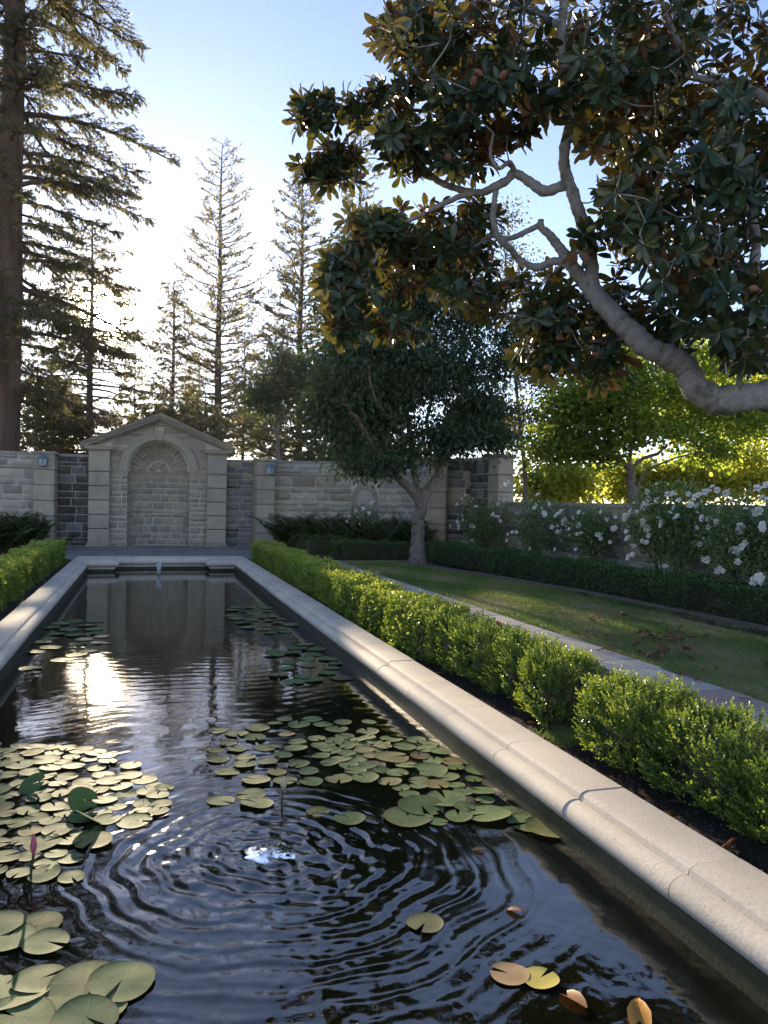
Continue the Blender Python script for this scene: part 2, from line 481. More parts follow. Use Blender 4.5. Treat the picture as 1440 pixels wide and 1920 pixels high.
def plain(name, col, rough=.5, spec=.4, metal=0.0, trans=0.0):
    m, nt, b = newmat(name)
    n = noise(nt, 30, 4, .6)
    r = ramp(nt, [(.3, tuple(c * .85 for c in col)), (.7, tuple(min(1, c * 1.1) for c in col))])
    nt.links.new(n.outputs[0], r.inputs[0]); nt.links.new(r.outputs[0], b.inputs['Base Color'])
    b.inputs['Roughness'].default_value = rough; b.inputs['Specular IOR Level'].default_value = spec
    b.inputs['Metallic'].default_value = metal
    if trans: b.inputs['Transmission Weight'].default_value = trans
    return m
M['petal'] = leaf_mat('rose_petals', [(.82, .81, .77), (.88, .87, .83), (.86, .8, .77)], [(.7, .68, .6), (.7, .68, .6)], .3, .6, .2, attr=False)
M['lantern_metal'] = plain('verdigris_metal', (.14, .18, .21), .5, .5, .3)
M['lantern_glass'] = plain('frosted_lantern_glass', (.4, .47, .5), .25, .5)
M['edging'] = plain('weathered_timber', (.13, .11, .09), .9)
M['bronze'] = plain('dark_bronze', (.04, .04, .035), .5, .5, .6)
M['cream_bud'] = plain('cream_petal', (.62, .48, .26), .5)
M['pink_bud'] = plain('pink_petal', (.55, .12, .16), .5)
M['stalk'] = plain('lily_stalk', (.06, .07, .025), .4)
M['pod'] = plain('magnolia_seed_pod', (.26, .11, .065), .7)
M['pod_green'] = plain('green_seed_pod', (.2, .2, .08), .7)
M['pipe'] = plain('submerged_pipe', (.7, .55, .14), .7)

nt = M['pad'].node_tree
_b = nt.nodes['Principled BSDF']
_tc = nt.nodes.new('ShaderNodeTexCoord'); _sp = nt.nodes.new('ShaderNodeSeparateXYZ'); nt.links.new(_tc.outputs['Object'], _sp.inputs[0])
_at = nt.nodes.new('ShaderNodeMath'); _at.operation = 'ARCTAN2'; nt.links.new(_sp.outputs[1], _at.inputs[0]); nt.links.new(_sp.outputs[0], _at.inputs[1])
_ml = nt.nodes.new('ShaderNodeMath'); _ml.operation = 'MULTIPLY'; _ml.inputs[1].default_value = 9.0; nt.links.new(_at.outputs[0], _ml.inputs[0])
_sn = nt.nodes.new('ShaderNodeMath'); _sn.operation = 'SINE'; nt.links.new(_ml.outputs[0], _sn.inputs[0])
_rp = ramp(nt, [(.0, (1, 1, 1)), (.88, (1, 1, 1)), (.97, (1.35, 1.35, 1.2))]); nt.links.new(_sn.outputs[0], _rp.inputs[0])
_ns = noise(nt, 3.5, 5, .6, _tc.outputs['Object']); _nr = ramp(nt, [(.3, (.7, .72, .66)), (.5, (1, 1, 1)), (.68, (1.15, 1.05, .85))]); nt.links.new(_ns.outputs[0], _nr.inputs[0])
_src = _b.inputs['Base Color'].links[0].from_socket
_c1 = mixc(nt, _src, _rp.outputs[0], 1.0, 'MULTIPLY'); _c2 = mixc(nt, _c1, _nr.outputs[0], 1.0, 'MULTIPLY')
_ln = nt.nodes.new('ShaderNodeVectorMath'); _ln.operation = 'LENGTH'; nt.links.new(_tc.outputs['Object'], _ln.inputs[0])
_er = ramp(nt, [(.9, (0, 0, 0)), (1.0, (1, 1, 1))]); nt.links.new(_ln.outputs['Value'], _er.inputs[0])
_c3 = mixc(nt, _c2, (.16, .13, .05), _er.outputs[0])
nt.links.new(_c3, _b.inputs['Base Color'])

# ------------------------------------------------------------------ the pool: plan
AX = 0.42
PX0, PX1 = -1.62, 2.46          # outer edges of the coping
PY1 = 20.85                     # rear edge of the far coping
WZ = -0.18                      # water level
rng0 = np.random.default_rng(11)

# water surface: real ripples in the mesh, rings from the two jets and wind ripples
FX, FY = 0.62, 3.92             # near bubbler
def wave(X, Y):
    r = np.hypot(X - FX, (Y - FY))
    th = np.arctan2(Y - FY, X - FX)
    wob = .022 * np.sin(3 * th + 1.0) + .014 * np.sin(7 * th + 2.2) + .01 * np.sin(13 * th + .4)
    rr = r + wob * np.clip(r, 0, 1) + .02 * np.sin(9 * X + 3 * Y) + .012 * np.sin(17 * Y - 11 * X)
    env = np.exp(-((r - .55) / .62) ** 2) * .0019 + .0006 * np.exp(-r / 2.2)
    env *= np.clip(r / .12, 0, 1)
    env *= .8 + .25 * np.sin(2 * th + 3 * r) 
    h = env * np.sin(2 * np.pi * rr / .105) + .5 * env * np.sin(2 * np.pi * rr / .061 + 1.3 + 1.5 * np.sin(4 * th))
    # choppy water close to the bubbler
    ch = np.exp(-(r / .55) ** 2) * .0026
    for i in range(16):
        a = rng_w[i, 0]; k = rng_w[i, 1]; h = h + ch * .42 * np.sin(k * (X * np.cos(a) + Y * np.sin(a)) + rng_w[i, 2] + 1.8 * np.sin(5 * X * np.sin(a + 1) + 6 * Y))
    # reflected and wind ripples, calmer far off
    far = np.clip((Y - 4.8) / 2.5, 0, 1)
    for i in range(16, 40):
        a = rng_w[i, 0]; k = rng_w[i, 1]
        h = h + (.00024 - .00018 * far) * np.sin(k * .42 * (X * np.cos(a) + Y * np.sin(a)) + rng_w[i, 2] + 1.4 * np.sin(1.7 * X + .9 * Y + i))
    near = np.clip((7.0 - Y) / 2.5, .08, 1) * (.55 + .45 * np.sin(2.2 * X + 1.1 * Y) * np.sin(1.3 * Y - .8 * X + 1))
    for i in range(40, 70):
        a = rng_w[i, 0]; k = rng_w[i, 1]
        h = h + .00011 * (80 / k) * near * np.sin(k * (X * np.cos(a) + Y * np.sin(a)) + rng_w[i, 2] + 2.2 * np.sin(4.1 * X + i) + 2.0 * np.sin(3.3 * Y - 1.7 * i))
    # nearly straight fronts running down the pool
    h = h + .00046 * (1 - .3 * far) * np.sin(2 * np.pi * (Y + .12 * np.sin(2.1 * X) + .05 * np.sin(5.3 * X + 2)) / .17) * (.5 + .5 * np.sin(.9 * Y + 1.3 * X))
    r2 = np.hypot(X - .37, Y - 19.75)
    h = h + .0012 * np.exp(-r2 / 1.2) * np.sin(2 * np.pi * r2 / .16)
    return h
rng_w = np.stack([rng0.uniform(0, 2 * np.pi, 70), np.r_[rng0.uniform(24, 75, 40), rng0.uniform(60, 150, 30)], rng0.uniform(0, 6.28, 70)], 1)
ys = [0.95]
while ys[-1] < 20.5:
    ys.append(ys[-1] + max(.0125, .0029 * ys[-1]))
ys = np.array(ys); xs = np.linspace(-1.33, 2.17, 270)
GX, GY = np.meshgrid(xs, ys)
GZ = WZ + wave(GX, GY)
nx, ny = len(xs), len(ys)
i = (np.arange(ny - 1)[:, None] * nx + np.arange(nx - 1)[None, :]).ravel()
Fq = np.stack([i, i + 1, i + nx + 1, i + nx], 1)
mw, nt, b = newmat('pond_water')
nt.nodes.remove(b)
geo = nt.nodes.new('ShaderNodeNewGeometry')
n1 = noise(nt, 26, 3, .5, geo.outputs['Position'], .4)
bp = nt.nodes.new('ShaderNodeBump'); bp.inputs['Strength'].default_value = .10; bp.inputs['Distance'].default_value = .004
nt.links.new(n1.outputs[0], bp.inputs['Height'])
gl = nt.nodes.new('ShaderNodeBsdfGlossy'); gl.inputs['Roughness'].default_value = .022; gl.inputs['Color'].default_value = (.97, .97, .97, 1)
nt.links.new(bp.outputs[0], gl.inputs['Normal'])
tr = nt.nodes.new('ShaderNodeBsdfTransparent'); tr.inputs['Color'].default_value = (.5, .52, .34, 1)
df = nt.nodes.new('ShaderNodeBsdfDiffuse'); df.inputs['Color'].default_value = (.012, .014, .006, 1)
m1 = nt.nodes.new('ShaderNodeMixShader'); m1.inputs[0].default_value = .35
nt.links.new(tr.outputs[0], m1.inputs[1]); nt.links.new(df.outputs[0], m1.inputs[2])
fr = nt.nodes.new('ShaderNodeFresnel'); fr.inputs['IOR'].default_value = 1.7
nt.links.new(bp.outputs[0], fr.inputs['Normal'])
m2 = nt.nodes.new('ShaderNodeMixShader')
nt.links.new(fr.outputs[0], m2.inputs[0]); nt.links.new(m1.outputs[0], m2.inputs[1]); nt.links.new(gl.outputs[0], m2.inputs[2])
nt.links.new(m2.outputs[0], nt.nodes['Material Output'].inputs['Surface'])
M['water'] = mw
o = put('water', np_mesh('water', np.stack([GX, GY, GZ], -1).reshape(-1, 3), Fq, mw, smooth=True)); tag(o, kind='structure', label='dark rippled water of the long lily pool')

# pool shell: floor and walls (dark with algae)
o = put('pool_floor', py_mesh('pool_floor', [(-1.7, .4, -.75), (2.5, .4, -.75), (2.5, 20.8, -.75), (-1.7, 20.8, -.75)], [(0, 1, 2, 3)], M['algae'])); tag(o, kind='structure')
pool_in = [(-1.29, .92), (2.13, .92), (2.13, 19.62), (1.56, 19.62), (1.56, 20.3), (-.72, 20.3), (-.72, 19.62), (-1.29, 19.62)]
V = []; F = []
for k, (x, y) in enumerate(pool_in):
    V += [(x, y, -.78), (x, y, -.055)]
for k in range(8):
    a = 2 * k; c = 2 * ((k + 1) % 8); F.append((a, c, c + 1, a + 1))
o = put('pool_wall', py_mesh('pool_wall', V, F, M['algae'])); tag(o, kind='structure')

# coping stones: one moulded stone after another
coping = thing('pool_coping', 'pale limestone coping with rolled edge framing the lily pool', 'pool edge', (AX, 10.5, 0))
PROF = [(0, -.12), (0, .1), (.215, .1), (.228, .096), (.244, .09), (.254, .083), (.26, .068), (.264, .056)]
for a in np.linspace(100, -90, 12):
    PROF.append((.285 + .074 * math.cos(R(a)), -.003 + .064 * math.sin(R(a))))
PROF += [(.27, -.067), (.27, -.12)]
def coping_run(y0, y1, side, step, rng):
    ys_ = []; y = y0
    while y < y1 - .3:
        ys_.append(y); y += step + rng.uniform(-.02, .02)
    ys_.append(y1)
    for a, c in zip(ys_[:-1], ys_[1:]):
        dz = rng.uniform(-.0025, .0025); dx = rng.uniform(-.002, .002)
        if side > 0: path = [(PX1 + dx, c - .003), (PX1 + dx, a + .004)]
        else: path = [(PX0 + dx, a + .004), (PX0 + dx, c - .003)]
        me = sweep_mesh('coping_stone', [(o_, z + dz) for o_, z in PROF], path, M['coping'])
        split_sharp(me, 24)
        put('coping_stone', me, None, coping)
rg = np.random.default_rng(5)
for x0, x1 in ((PX0 + .02, -1.36), (2.2, PX1 - .02)):
    put('joint_bed', box_mesh('joint_bed', x0, x1, 1.0, 19.5, -.12, .072, M['joint_dark'], .02), None, coping)
coping_run(1.0, 19.5, 1, .862, rg)
coping_run(1.0, 19.5, -1, .862, rg)
def cop_block(name, path, out, z=0.0):
    pr = [(-out + 0, -.12), (-out, .1)] + [(o_ - .358 , zz) for o_, zz in PROF[2:]]
    return put(name, sweep_mesh(name, [(o_, zz + z) for o_, zz in pr], path, M['coping']), None, coping)
# far end: two corner blocks standing forward and the stepped back middle stones
cop_block('coping_corner', [(PX1, 19.505), (1.43, 19.505), (1.43, 20.195)][::-1], .3)
cop_block('coping_corner', [(PX0, 19.505), (-.59, 19.505), (-.59, 20.195)], .3)
for x0, x1 in ((PX0, -.9), (1.745, PX1)):
    put('coping_slab', box_mesh('coping_slab', x0 + .003, x1, 19.81, PY1, -.12, .1, M['coping'], .006), None, coping)
for x0, x1 in ((-.895, -.25), (-.25, .42), (.42, 1.09), (1.09, 1.74)):
    put('coping_stone', sweep_mesh('coping_stone', [(o_ - .65, zz) if k < 2 else (o_ - .358, zz) for k, (o_, zz) in enumerate(PROF)], [(x1 - .002, 20.2)[:2], (x0 + .002, 20.2)][::-1], M['coping']), None, coping)
for x0, x1 in ((-1.62, -.4), (-.4, .9), (.9, 2.46)):
    put('coping_stone', sweep_mesh('coping_stone', PROF, [(x0 + .002, .62), (x1 - .002, .62)][::-1], M['coping']), None, coping)

# submerged pipe seen through the water
g = Geo(); tube(g, [onz(650, 1640, -.3), onz(730, 1750, -.28), onz(800, 1880, -.27), onz(880, 2080, -.27)], .026, 8)
o = put('pipe', g.mesh('pipe', M['pipe'], True)); tag(o, 'mustard coloured pipe lying under the water near the bubbling jet', 'pipe')

# ------------------------------------------------------------------ ground sheets
def sheet(name, poly, z, mat, label=None):
    o = put(name, py_mesh(name, [(x, y, z) for x, y in poly], [tuple(range(len(poly)))], mat)); return tag(o, label, kind='structure')
# terrain with the pool cut out of it
S = 140
ring = [(-S, -S), (S, -S), (S, S), (-S, S)]
hole = [(PX0 + .05, .45), (PX1 - .05, .45), (PX1 - .05, PY1 - .05), (PX0 + .05, PY1 - .05)]
V = [(x, y, -.03) for x, y in ring + hole]
F = [(0, 1, 5, 4), (1, 2, 6, 5), (2, 3, 7, 6), (3, 0, 4, 7)]
o = put('ground', py_mesh('ground', V, F, M['earth'])); tag(o, kind='structure')

# beds of dark soil along the pool, gently lumpy
def bed(name, x0, x1, y0, y1, z, mat, step, amp, seed, edge=None):
    rg = np.random.default_rng(seed)
    nx_ = max(3, int((x1 - x0) / step)); ny_ = max(3, int((y1 - y0) / step))
    X, Y = np.meshgrid(np.linspace(x0, x1, nx_), np.linspace(y0, y1, ny_))
    Z = np.zeros_like(X)
    for k in range(14):
        a = rg.uniform(0, 6.28); f = rg.uniform(3, 26)
        Z += amp / 3.2 * np.sin(f * (X * np.cos(a) + Y * np.sin(a)) + rg.uniform(0, 6.28)) * (6 / (f + 4))
    if edge is not None: X = X + edge(Y) * ((X - x0) / (x1 - x0))
    ii = (np.arange(ny_ - 1)[:, None] * nx_ + np.arange(nx_ - 1)[None, :]).ravel()
    Fq = np.stack([ii, ii + 1, ii + nx_ + 1, ii + nx_], 1)
    o = put(name, np_mesh(name, np.stack([X, Y, Z + z], -1).reshape(-1, 3), Fq, mat, smooth=True)); tag(o, kind='structure'); return o
bed('soil_bed', PX1 - .02, 4.27, 1.0, 20.84, .02, M['soil'], .05, .018, 3)
bed('soil_bed', -3.3, PX0 + .02, 1.0, 20.84, .02, M['soil'], .08, .018, 4)
bed('soil_bed', 7.4, 9.3, 1.0, 22.3, .015, M['soil'], .08, .018, 6)
bed('soil_bed', 4.3, 9.2, 20.7, 26.4, .012, M['soil'], .12, .015, 7)
bed('soil_bed', -8.2, -3.45, 22.8, 26.4, .012, M['soil'], .12, .015, 8)
# lawn base: edge follows the timber edging
EDGE = np.array([(1.0, 7.82), (4, 7.82), (8.3, 7.77), (12.4, 7.6), (15.9, 7.09), (18.0, 6.6), (19.6, 6.3)])
def lawn_x(y): return np.interp(y, EDGE[:, 0], EDGE[:, 1])
ys_ = np.linspace(1, 20.6, 60)
V = []; F = []
for k, y in enumerate(ys_): V += [(4.9, y, .004), (lawn_x(y) + .0, y, .004)] if y < 19.6 else [(4.9, y, .004), (lawn_x(19.6) + 1.0, y, .004)]
for k in range(len(ys_) - 1): F.append((2 * k, 2 * k + 1, 2 * k + 3, 2 * k + 2))
o = put('lawn', py_mesh('lawn', V, F, M['lawn_soil'])); tag(o, kind='structure')
sheet('lawn', [(-9.0, .5), (-4.0, .5), (-4.0, 20.7), (-9.0, 20.7)], .004, M['lawn_soil'])
P = np.array([(lawn_x(y), y) for y in np.linspace(1, 19.6, 50)])
o = put('lawn_edging', sweep_mesh('lawn_edging', [(0, -.05), (0, .075), (.035, .075), (.035, -.05)], P, M['edging'])); tag(o, 'long weathered timber board edging the lawn below the far hedge', 'edging')

# ------------------------------------------------------------------ paving stones
rp = np.random.default_rng(21)
terr = tag(put('terrace', py_mesh('terrace', [(-8.3, 20.86, -.02), (5.6, 20.86, -.02), (5.6, 27.3, -.02), (-8.3, 27.3, -.02)], [(0, 1, 2, 3)], M['joint'])), kind='structure')
UNIT = fixn(py_mesh('flagstone', *cbox(0, 0, 0, 1, 1, 1, .014)))
def flag(parent, x0, x1, y0, y1, z, mat, name='flagstone', gap=.02):
    key = 'flag_' + mat.name
    me = bpy.data.meshes.get(key)
    if me is None:
        me = UNIT.copy(); me.name = key; me.materials.append(mat)
    o = bpy.data.objects.new(name, me); COL.objects.link(o)
    o.location = ((x0 + x1) / 2, (y0 + y1) / 2, z - .02 + rp.uniform(-.002, .002)); o.scale = (x1 - x0 - gap, y1 - y0 - gap, .04)
    o.rotation_euler = (rp.uniform(-.003, .003), rp.uniform(-.003, .003), 0)
    o.parent = parent
y = 20.87
while y < 26.75:
    h = float(rp.choice([.38, .5, .62])); h = min(h, 26.78 - y) if 26.78 - y - h > .25 else 26.78 - y
    x = -6.2 + rp.uniform(-.4, 0)
    x_end = 4.75 if y < 22.6 else 4.3
    while x < x_end:
        w = float(rp.uniform(.5, 1.25))
        if x + w > x_end - .3: w = x_end - x + .01
        if not (x + w < -3.5 and y > 22.9):
            if rp.random() < .3 and h > .45 and w > .6:
                flag(terr, x, x + w, y, y + h * .45, 0, M['slate']); flag(terr, x, x + w, y + h * .45, y + h, 0, M['slate'])
            else:
                flag(terr, x, x + w, y, y + h, 0, M['slate'])
        x += w
    y += h
for (xa, xb, nm) in ((4.27, 4.9, 'path'), (-4.0, -3.32, 'path')):
    pth = tag(put(nm, py_mesh(nm, [(xa, 1, -.02), (xb, 1, -.02), (xb, 20.86, -.02), (xa, 20.86, -.02)], [(0, 1, 2, 3)], M['joint'])), kind='structure')
    y = 1.6
    while y < 20.8:
        h = float(rp.choice([.24, .33, .42, .55, .8])); h = min(h, 20.85 - y)
        if h < .12: break
        pink = nm == 'path' and xa > 0 and 4.95 < y + h / 2 < 5.75
        mt = M['slate_pink'] if pink else (M['slate_warm'] if y < 15 else M['slate'])
        if rp.random() < .45 and not pink:
            s = xa + (xb - xa) * rp.uniform(.35, .65)
            flag(pth, xa, s, y, y + h, .012, mt, 'paver'); flag(pth, s, xb, y, y + h, .012, mt if rp.random() < .8 else M['slate_warm'], 'paver')
        else:
            flag(pth, xa, xb + rp.uniform(-.02, .03), y, y + h, .012, mt, 'paver')
        y += h

# ------------------------------------------------------------------ stone walls
rs = np.random.default_rng(31)
ROCKS = {}
def rock_unit(mat, k):
    key = (mat.name, k)
    if key in ROCKS: return ROCKS[key]
    r = np.random.default_rng(100 + k)
    nx_, nz_ = 7, 4
    V = []; F = []
    for j in range(nz_):
        for i_ in range(nx_):
            u = i_ / (nx_ - 1) - .5; v = j / (nz_ - 1) - .5
            edge = i_ in (0, nx_ - 1) or j in (0, nz_ - 1)
            y = -.2 if edge else -.5 - r.uniform(0, .9)
            V.append((u * (1 if edge else .97) + (0 if edge else r.uniform(-.03, .03)), y, v * (1 if edge else .9)))
    F += [(j * nx_ + i_, j * nx_ + i_ + 1, (j + 1) * nx_ + i_ + 1, (j + 1) * nx_ + i_) for j in range(nz_ - 1) for i_ in range(nx_ - 1)]
    b0 = len(V); V += [(-.5, 1.6, -.5), (.5, 1.6, -.5), (.5, 1.6, .5), (-.5, 1.6, .5)]
    c = [0, nx_ - 1, nz_ * nx_ - 1, (nz_ - 1) * nx_]
    bot = list(range(nx_)); top = list(range((nz_ - 1) * nx_, nz_ * nx_)); lef = [j * nx_ for j in range(nz_)]; rig = [j * nx_ + nx_ - 1 for j in range(nz_)]
    F += [tuple(bot[::-1] + [b0, b0 + 1]), tuple(top + [b0 + 2, b0 + 3]), tuple(lef + [b0 + 3, b0]), tuple(rig[::-1] + [b0 + 1, b0 + 2])]
    me = fixn(py_mesh('stone', V, F, mat)); ROCKS[key] = me
    return me
def line_map(p0, p1):
    p0 = np.array(p0, float); p1 = np.array(p1, float); L = np.linalg.norm(p1 - p0); d = (p1 - p0) / L
    a = math.atan2(d[1], d[0])
    return (lambda u: (p0[0] + d[0] * u, p0[1] + d[1] * u, a)), L
def arc_map(c, rad, a0, a1):
    """wall face along an arc, u from a0 to a1 (degrees); the face looks to the centre"""
    s = 1 if a1 > a0 else -1
    L = abs(R(a1 - a0)) * rad
    def f(u):
        a = R(a0) + s * u / rad
        return (c[0] + rad * math.cos(a), c[1] + rad * math.sin(a), a - math.pi / 2 if s < 0 else a + math.pi / 2)
    return f, L
def ashlar(parent, fmap, u0, u1, z0, z1, mats, hs=(.16, .22, .3), ws=(.35, .85), proud=.045, gap=.027, skip=None, weights=None, rowh=None, base=None):
    z = z0; row = 0
    while z < z1 - .02:
        h = float(rowh[row % len(rowh)]) if rowh else float(rs.choice(hs))
        if z1 - z - h < min(hs) * .7: h = z1 - z
        u = u0; 
        while u < u1 - .01:
            w = float(rs.uniform(*ws)) * (1.15 if h < .2 else 1)
            if u1 - u - w < ws[0] * .6: w = u1 - u
            if skip is None or not skip(u + w / 2, z + h / 2, w, h):
                mt = mats[int(rs.choice(len(mats), p=weights))] if len(mats) > 1 else mats[0]
                xa, ya, _a = fmap(u); xb, yb, _b = fmap(u + w)
                x, y, a = (xa + xb) / 2, (ya + yb) / 2, math.atan2(yb - ya, xb - xa)
                o = bpy.data.objects.new('stone', rock_unit(mt, int(rs.integers(0, 7)))); COL.objects.link(o)
                o.location = (x, y, z + h / 2)
                sgn = 1 if rs.random() < .5 else -1
                o.rotation_euler = (0, 0, a)
                o.scale = (sgn * (w - gap), proud * float(rs.uniform(.75, 1.25)), (h - gap) * (1 if rs.random() < .5 else -1))
                o.parent = parent
                if parent.type == 'EMPTY': o.matrix_parent_inverse = Matrix.Translation(-parent.location)
            u += w
        z += h; row += 1
def core(parent, name, fmap, L, z0, z1, thick, mat, n=1, back=.0):
    """mortar body of a wall: face along the map, thickness behind it"""
    pts = [fmap(L * k / n) for k in range(n + 1)]
    path = [(x, y) for x, y, a in pts]
    return put(name, sweep_mesh(name, [(0, z0 - .1), (0, z1), (-thick, z1), (-thick, z0 - .1)], path, mat), None, parent)
def band(parent, name, fmap, L, prof, mat, n=1):
    pts = [fmap(L * k / n) for k in range(n + 1)]
    return put(name, sweep_mesh(name, prof, [(x, y) for x, y, a in pts], mat), None, parent)
CAPP = lambda t: [(.05, 2.855), (.05, 2.91), (.03, 2.935), (-t - .04, 2.935), (-t - .04, 2.855)]
STRING = [(0, 2.405), (.012, 2.42), (.05, 2.435), (.055, 2.47), (.02, 2.485), (0, 2.485)]

def pillar(name, x0, x1, y0, y1, label, group, rot=0, nb=5, ztop=2.86):
    cx, cy_ = (x0 + x1) / 2, (y0 + y1) / 2
    t = thing(name, label, 'pillar', (cx, cy_, 0), group)
    Rz = Matrix.Translation((cx, cy_, 0)) @ Matrix.Rotation(rot, 4, 'Z') @ Matrix.Translation((-cx, -cy_, 0))
    def P(nm, *a, mat=M['ashlar'], c=.014):
        me = box_mesh(nm, *a, mat, c); me.transform(Rz); put(nm, me, None, t)
    P('core', x0 + .03, x1 - .03, y0 + .03, y1, -.1, 2.85, mat=M['joint_dark'], c=.004)
    hb = 2.4 / nb
    for k in range(nb):
        P('block', x0, x1, y0, y1 - .002, k * hb + .003, (k + 1) * hb - .012, c=.018)
    P('string_course', x0 - .025, x1 + .025, y0 - .025, y1, 2.402, 2.47, c=.012)
    P('top_block', x0 + .012, x1 - .012, y0 + .012, y1, 2.472, ztop - .002, c=.008)
    P('cap_stone', x0 - .05, x1 + .05, y0 - .05, y1 + .05, ztop, ztop + .09, mat=M['cap'], c=.02)
    return t

# quarter round garden walls either side and the straight dark recesses by the niche
MR = [M['pale'], M['rock']]
fm, L = arc_map((4.0, 22.3), 4.2, 90, 4)
wr = thing('curved_wall', 'pale curved wall of rough stone courses with a small arched panel behind the ferns', 'wall', (7, 25.2, 0))
core(wr, 'wall_body', fm, L, 0, 2.86, .45, M['mortar'], 24)
ua = 3.35   # where the small arched panel sits
def skip_arch(u, z, w, h): return abs(u - ua) < .5 + w / 2 - .02 and z < 2.12 and z > .6
ashlar(wr, fm, 0.02, L, 2.49, 2.855, [M['pale'], M['rock']], hs=(.18,), rowh=[.15, .215], ws=(.55, 1.0), weights=[.8, .2])
ROWS = [.24, .2, .28, .18, .3, .2, .17, .26, .2, .28, .1]
ashlar(wr, fm, 0.02, ua - .52, .0, 2.405, MR, hs=(.18,), rowh=ROWS, ws=(.45, .95), weights=[.8, .2])
ashlar(wr, fm, ua + .52, L, .0, 2.405, MR, hs=(.18,), rowh=ROWS, ws=(.45, .95), weights=[.8, .2])
ashlar(wr, fm, ua - .52, ua + .52, 2.23, 2.405, MR, hs=(.17,), rowh=[.175], ws=(.45, .6), weights=[.8, .2])
band(wr, 'string_course', fm, L, STRING, M['ashlar'], 24)
band(wr, 'cap_stone', fm, L, CAPP(.45), M['cap'], 24)
# arched panel: surround of two rolls round a tan slab
x, y, a = fm(ua)
B = Matrix.Translation((x, y, 0)) @ Matrix.Rotation(a, 4, 'Z')
def arch_ring(r0, r1, y0, y1, zc, n=18, z_low=None):
    prof = []
    V = []; F = []
    angs = [R(180 * k / n) for k in range(n + 1)]
    pts = [(math.cos(t), math.sin(t)) for t in angs]
    if z_low is not None: pts = [(1, None)] + pts + [(-1, None)]
    for c, s in pts:
        for rr, yy in ((r0, y1), (r0, y0), ((r0 + r1) / 2, y0 - .02), (r1, y0), (r1, y1)):
            V.append((rr * c, yy, z_low if s is None else zc + rr * s))
    k = 5; m = len(pts)
    for i_ in range(m - 1):
        for j in range(k - 1): F.append((i_ * k + j, i_ * k + j + 1, (i_ + 1) * k + j + 1, (i_ + 1) * k + j))
    return V, F
sur = py_mesh('arch_slab', [(-.5, -.012, .6), (.5, -.012, .6), (.5, -.012, 2.2), (-.5, -.012, 2.2)], [(0, 1, 2, 3)], M['ashlar']); sur.transform(B); put('arch_slab', sur, None, wr)
for r0, r1, d in ((.42, .5, .075), (.33, .42, .055)):
    me = fixn(py_mesh('arch_moulding', *arch_ring(r0, r1, -d, 0, 1.68, z_low=.7), M['ashlar'])); me.transform(B); put('arch_moulding', me, None, wr)
me = prism_mesh('arch_panel', [(-.33, .7)] + [(-.33 * math.cos(R(t)), 1.68 + .33 * math.sin(R(t))) for t in range(0, 181, 12)] + [(.33, .7)], -.02, -.001, M['slate_warm']); me.transform(B); put('arch_panel', me, None, wr)

fm, L = arc_map((-3.2, 22.3), 4.2, 90, 176)
fml = lambda u, f=fm: (f(u)[0], f(u)[1], f(u)[2] - math.pi)
wl = thing('curved_wall', 'pale curved wall of rough stone courses at the far left under the redwood', 'wall', (-6.2, 25.2, 0))
# the left arc is walked the other way, so that its face looks to the garden
fm2 = lambda u, f=fm, L=L: (f(L - u)[0], f(L - u)[1], f(L - u)[2] - math.pi)
core(wl, 'wall_body', fm2, L, 0, 2.86, .45, M['mortar'], 24)
ashlar(wl, fm2, 0.0, L - .02, 2.49, 2.855, [M['pale'], M['rock']], hs=(.18,), rowh=[.215, .15], ws=(.5, 1.0), weights=[.6, .4])
ashlar(wl, fm2, 0.0, L - .02, .0, 2.405, MR, hs=(.18,), rowh=[.2, .28, .2, .3, .18, .26, .2, .28, .18, .24, .1], ws=(.4, .95), weights=[.6, .4])
band(wl, 'string_course', fm2, L, STRING, M['ashlar'], 24)
band(wl, 'cap_stone', fm2, L, CAPP(.45), M['cap'], 24)

for (x0, x1, lab, mats, wts) in ((-2.72, -1.72, 'narrow soot-blackened stone wall between the left lantern pillar and the niche', [M['sooty'], M['grimy']], [.7, .3]),
                                 (2.56, 3.52, 'narrow grey weathered stone wall between the niche and the right lantern pillar', [M['grimy'], M['rock'], M['sooty']], [.7, .12, .18])):
    w_ = thing('recess_wall', lab, 'wall', ((x0 + x1) / 2, 27.1, 0))
    fm, L = line_map((x0, 26.97), (x1, 26.97))
    core(w_, 'wall_body', fm, L, 0, 2.86, .4, M['mortar_grey'])
    ashlar(w_, fm, 0, L, 0, 2.855, mats, hs=(.13, .2, .27), ws=(.3, .62), proud=.04, weights=wts)
    band(w_, 'cap_stone', fm, L, CAPP(.4), M['cap'])

lpil = pillar('pillar', -3.3, -2.7, 26.0, 27.3, 'stone block pillar with a lantern, left of the black stained wall', 'lantern pillars')
rpil = pillar('pillar', 3.5, 4.1, 26.0, 27.3, 'stone block pillar with a lantern, right of the niche', 'lantern pillars')
pillar('pillar', 8.17, 8.72, 21.75, 22.4, 'tan stone block pillar just behind the tree trunk', None, R(-35))
w_ = thing('dark_wall', 'black stained stone wall behind the white roses, right of the tree trunk', 'wall', (8.9, 21.4, 0))
fm, L = line_map((8.6, 21.85), (9.2, 21.35))
core(w_, 'wall_body', fm, L, 0, 2.86, .4, M['mortar_grey'])
ashlar(w_, fm, 0, L, 0, 2.855, [M['sooty'], M['grimy'], M['rock']], hs=(.18, .25, .3), ws=(.3, .6), weights=[.6, .25, .15])
fm, L = line_map((9.17, 21.5), (9.17, 19.9))
core(w_, 'return_body', fm, L, 0, 2.86, .35, M['mortar_grey'])
ashlar(w_, fm, 0, L, 0, 2.855, [M['sooty'], M['grimy']], hs=(.18, .25, .3), ws=(.3, .6), weights=[.75, .25])
fm, L = line_map((8.55, 21.9), (9.2, 21.36))
